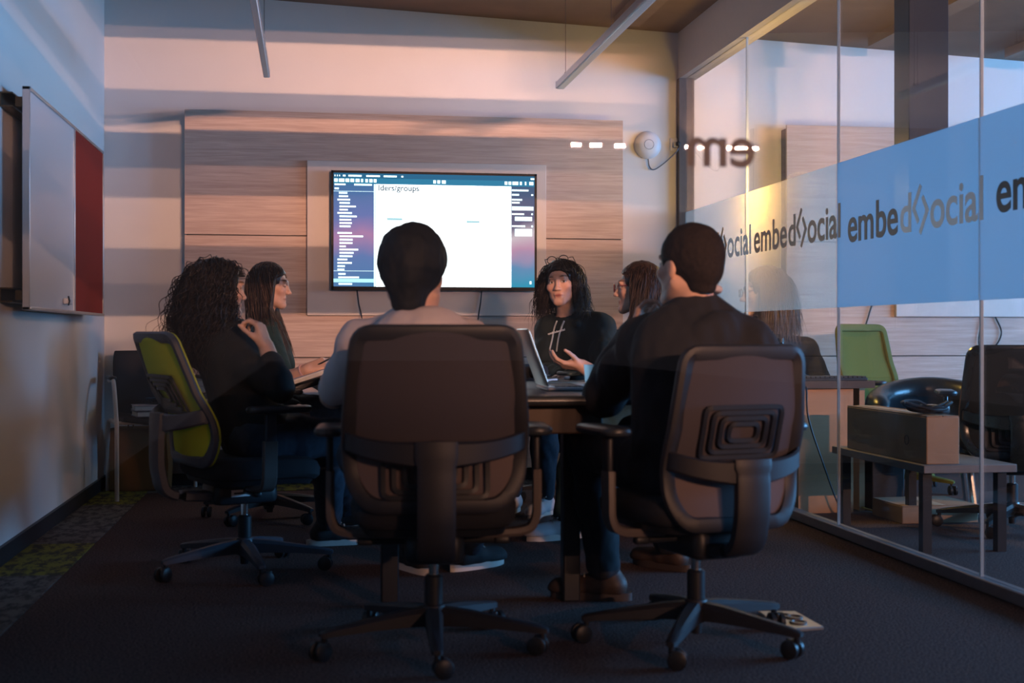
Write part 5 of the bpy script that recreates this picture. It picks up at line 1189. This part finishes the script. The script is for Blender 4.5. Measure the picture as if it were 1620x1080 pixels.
# computer tower and a stack of planks under / beside the bench
tp = fl(1352, 800); tx = tp.x + .02
tw = empty('computer_tower', (tx + .08, tp.y + .0, 0), .0, 'black computer tower under the low bench, pale sticker panel on its side', 'computer')
MB().b2((-.09, -.2, 0), (.09, .2, .33)).build('case', m_black, tw, bevel=.006)
MB().b2((-.0925, -.10, .12), (-.0905, .14, .30)).build('side_window', mat('pale_blue_panel', (.34, .46, .56), .4), tw, smooth=False)
for k_ in range(3): MB().b2((-.0945, -.08 + .07 * k_, .15), (-.0927, -.05 + .07 * k_, .27)).build('board', mat('board_dark', (.05, .08, .10), .5), tw, smooth=False)
MB().tube(bez([(-.10, -.05, .1), (-.14, -.12, .03), (-.12, -.25, .012), (-.05, -.36, .012)], 5), .005, 6).build('lead', mat('yellow_cable', (.38, .24, .04), .5), tw)
m_brick = mat('worn_plank', (.36, .20, .10), .75, var=.2, vscale=30, stretch=(1, .3, 4))
sp_ = fl(1283, 789)
for k_ in range(3):
    o = MB().b2((-.14, -.17, 0), (.14, .17, .036)).build('plank', m_brick, bevel=.003); o.location = (sp_.x + .0 + .015 * k_, sp_.y + .1 - .02 * k_, .036 * k_); o.rotation_euler = (0, 0, .12 * k_)
    tag(o, ('worn wooden plank on the floor behind the glass, bottom of its stack', 'worn wooden plank behind the glass, middle of its stack', 'worn wooden plank behind the glass, top of its stack')[k_], 'plank', 'stacked planks beyond the glass')
# desk of that mirrored person: reflected things built as solid ones beyond the glass
dz = .685; d0 = at(1232, 605, 6.95)
dk = empty('desk', (2.80, 6.56, 0), 0, 'wooden desk with a keyboard, a reflection built solid beyond the glass', 'desk')
m_dt = mat('warm_desk_wood', (.46, .24, .12), .5, var=.08, vscale=12, stretch=(.3, 1, 1))
MB().b2((-.34, -.20, dz - .03), (.10, .24, dz)).build('desktop', m_dt, dk, bevel=.003)
MB().b2((-.34, -.205, dz - .036), (.10, -.199, dz + .002)).build('edge_strip', mat('dark_edge', (.06, .035, .025), .5), dk, smooth=False)
MB().b2((-.30, -.16, 0), (.0, -.13, dz - .03)).build('leg_panel', m_dt, dk, smooth=False); MB().b2((.06, -.10, 0), (.09, .2, dz - .03)).build('leg_panel', m_dt, dk, smooth=False)
kb = empty('keyboard', (2.68, 6.46, dz), .05, 'black computer keyboard on the reflected desk beyond the glass', 'keyboard')
MB().b2((-.2, -.065, 0), (.2, .065, .016)).build('case', m_black, kb, bevel=.004)
kk = MB()
for r_ in range(5):
    for c_ in range(15): kk.box((-.182 + c_ * .026, -.05 + r_ * .025, .020), (.021, .020, .009))
kk.build('keys', mat('key_caps', (.03, .028, .028), .4), kb, smooth=False)
bp = at(1259, 600, 6.75)
bo = empty('water_bottle', (bp.x, 6.66, dz), 0, 'dark clear water bottle on the reflected desk beyond the glass', 'bottle')
g_bot = glass('bottle_glass', (.35, .42, .42), refl=1)
MB().lathe([(0, .001), (.034, .001), (.037, .01), (.037, .12), (.034, .15), (.018, .18), (.016, .20), (0, .2)], n=24).build('glass', g_bot, bo); MB().lathe([(0, .2), (.018, .2), (.018, .222), (0, .222)], n=20).build('cap', m_black, bo)
MB().lathe([(.0375, .04), (.0378, .04), (.0378, .10), (.0375, .10)], n=24).build('wrapper', mat('bottle_label', (.10, .13, .14), .5), bo)
pp = empty('papers', (2.80, 6.68, dz), .2, 'pale papers at the right end of the reflected desk beyond the glass', 'papers')
for k_ in range(2): MB().box((0, .01 * k_, .003 + .005 * k_), (.21, .28, .004), Matrix.Rotation(.25 * k_, 3, 'Z')).build('sheet', m_pap, pp, smooth=False)
for pts_, lb in ((((2.52, 6.34, .66), (2.53, 6.34, .50), (2.60, 6.33, .28), (2.68, 6.30, .05), (2.74, 6.28, .008)), 'black cable hanging down the wooden desk leg'), (((2.50, 6.62, dz + .006), (2.58, 6.60, dz + .03), (2.70, 6.64, dz + .006), (2.78, 6.56, dz + .008)), 'thin black cable lying across the reflected desk beyond the glass')):
    cable('cable', pts_, .005, m_cab, lb)
# cables under the far board, service duct hanging from the ceiling
a, c2 = atY(1384, 483, PY - .02), atY(1371, 512, PY - .02)
cable('cable', [(a.x, PY - .012, a.z + .04), ((a.x + c2.x) / 2, PY - .012, a.z - .03), (c2.x, PY - .012, c2.z), (c2.x - .12, PY - .012, c2.z - .32)], .005, m_cab, 'short black cable hanging behind the olive chair')
P_ = [atY(u, v, PY - .02) for u, v in ((1566, 478), (1575, 500), (1585, 525), (1576, 546), (1558, 553), (1549, 540), (1556, 500), (1560, 478))]
cable('cable', [(p.x, PY - .014, p.z) for p in P_], .005, m_cab, 'black cable looping below the mounting board beyond the glass')
q = at(1457, 60, 6.6)
du = empty('service_duct', (q.x, q.y, 0), 0, 'dark vertical service duct hanging from the ceiling beyond the glass', 'duct')
hwd = 33 / 2050 * 6.6
MB().b2((-hwd, -hwd * .8, 1.10), (hwd, hwd * .8, cz(q.x))).build('casing', mat('navy_steel', (.010, .016, .026), .45, metal=.3), du, bevel=.004)
MB().b2((-hwd - .06, -hwd, cz(q.x) - .16), (hwd + .05, hwd, cz(q.x) - .002)).build('ceiling_box', MATS['navy_steel'], du, bevel=.004)
d_ = bpy.data.lights.new('band_glow_light', 'POINT'); d_.energy = 42; d_.color = (1, .58, .12); d_.shadow_soft_size = .10  # added light without a lamp body, makes the warm glow on the frosted band
lo_ = bpy.data.objects.new('band_glow_light', d_); C.objects.link(lo_); lo_.location = (2.63, 6.76, 1.72)
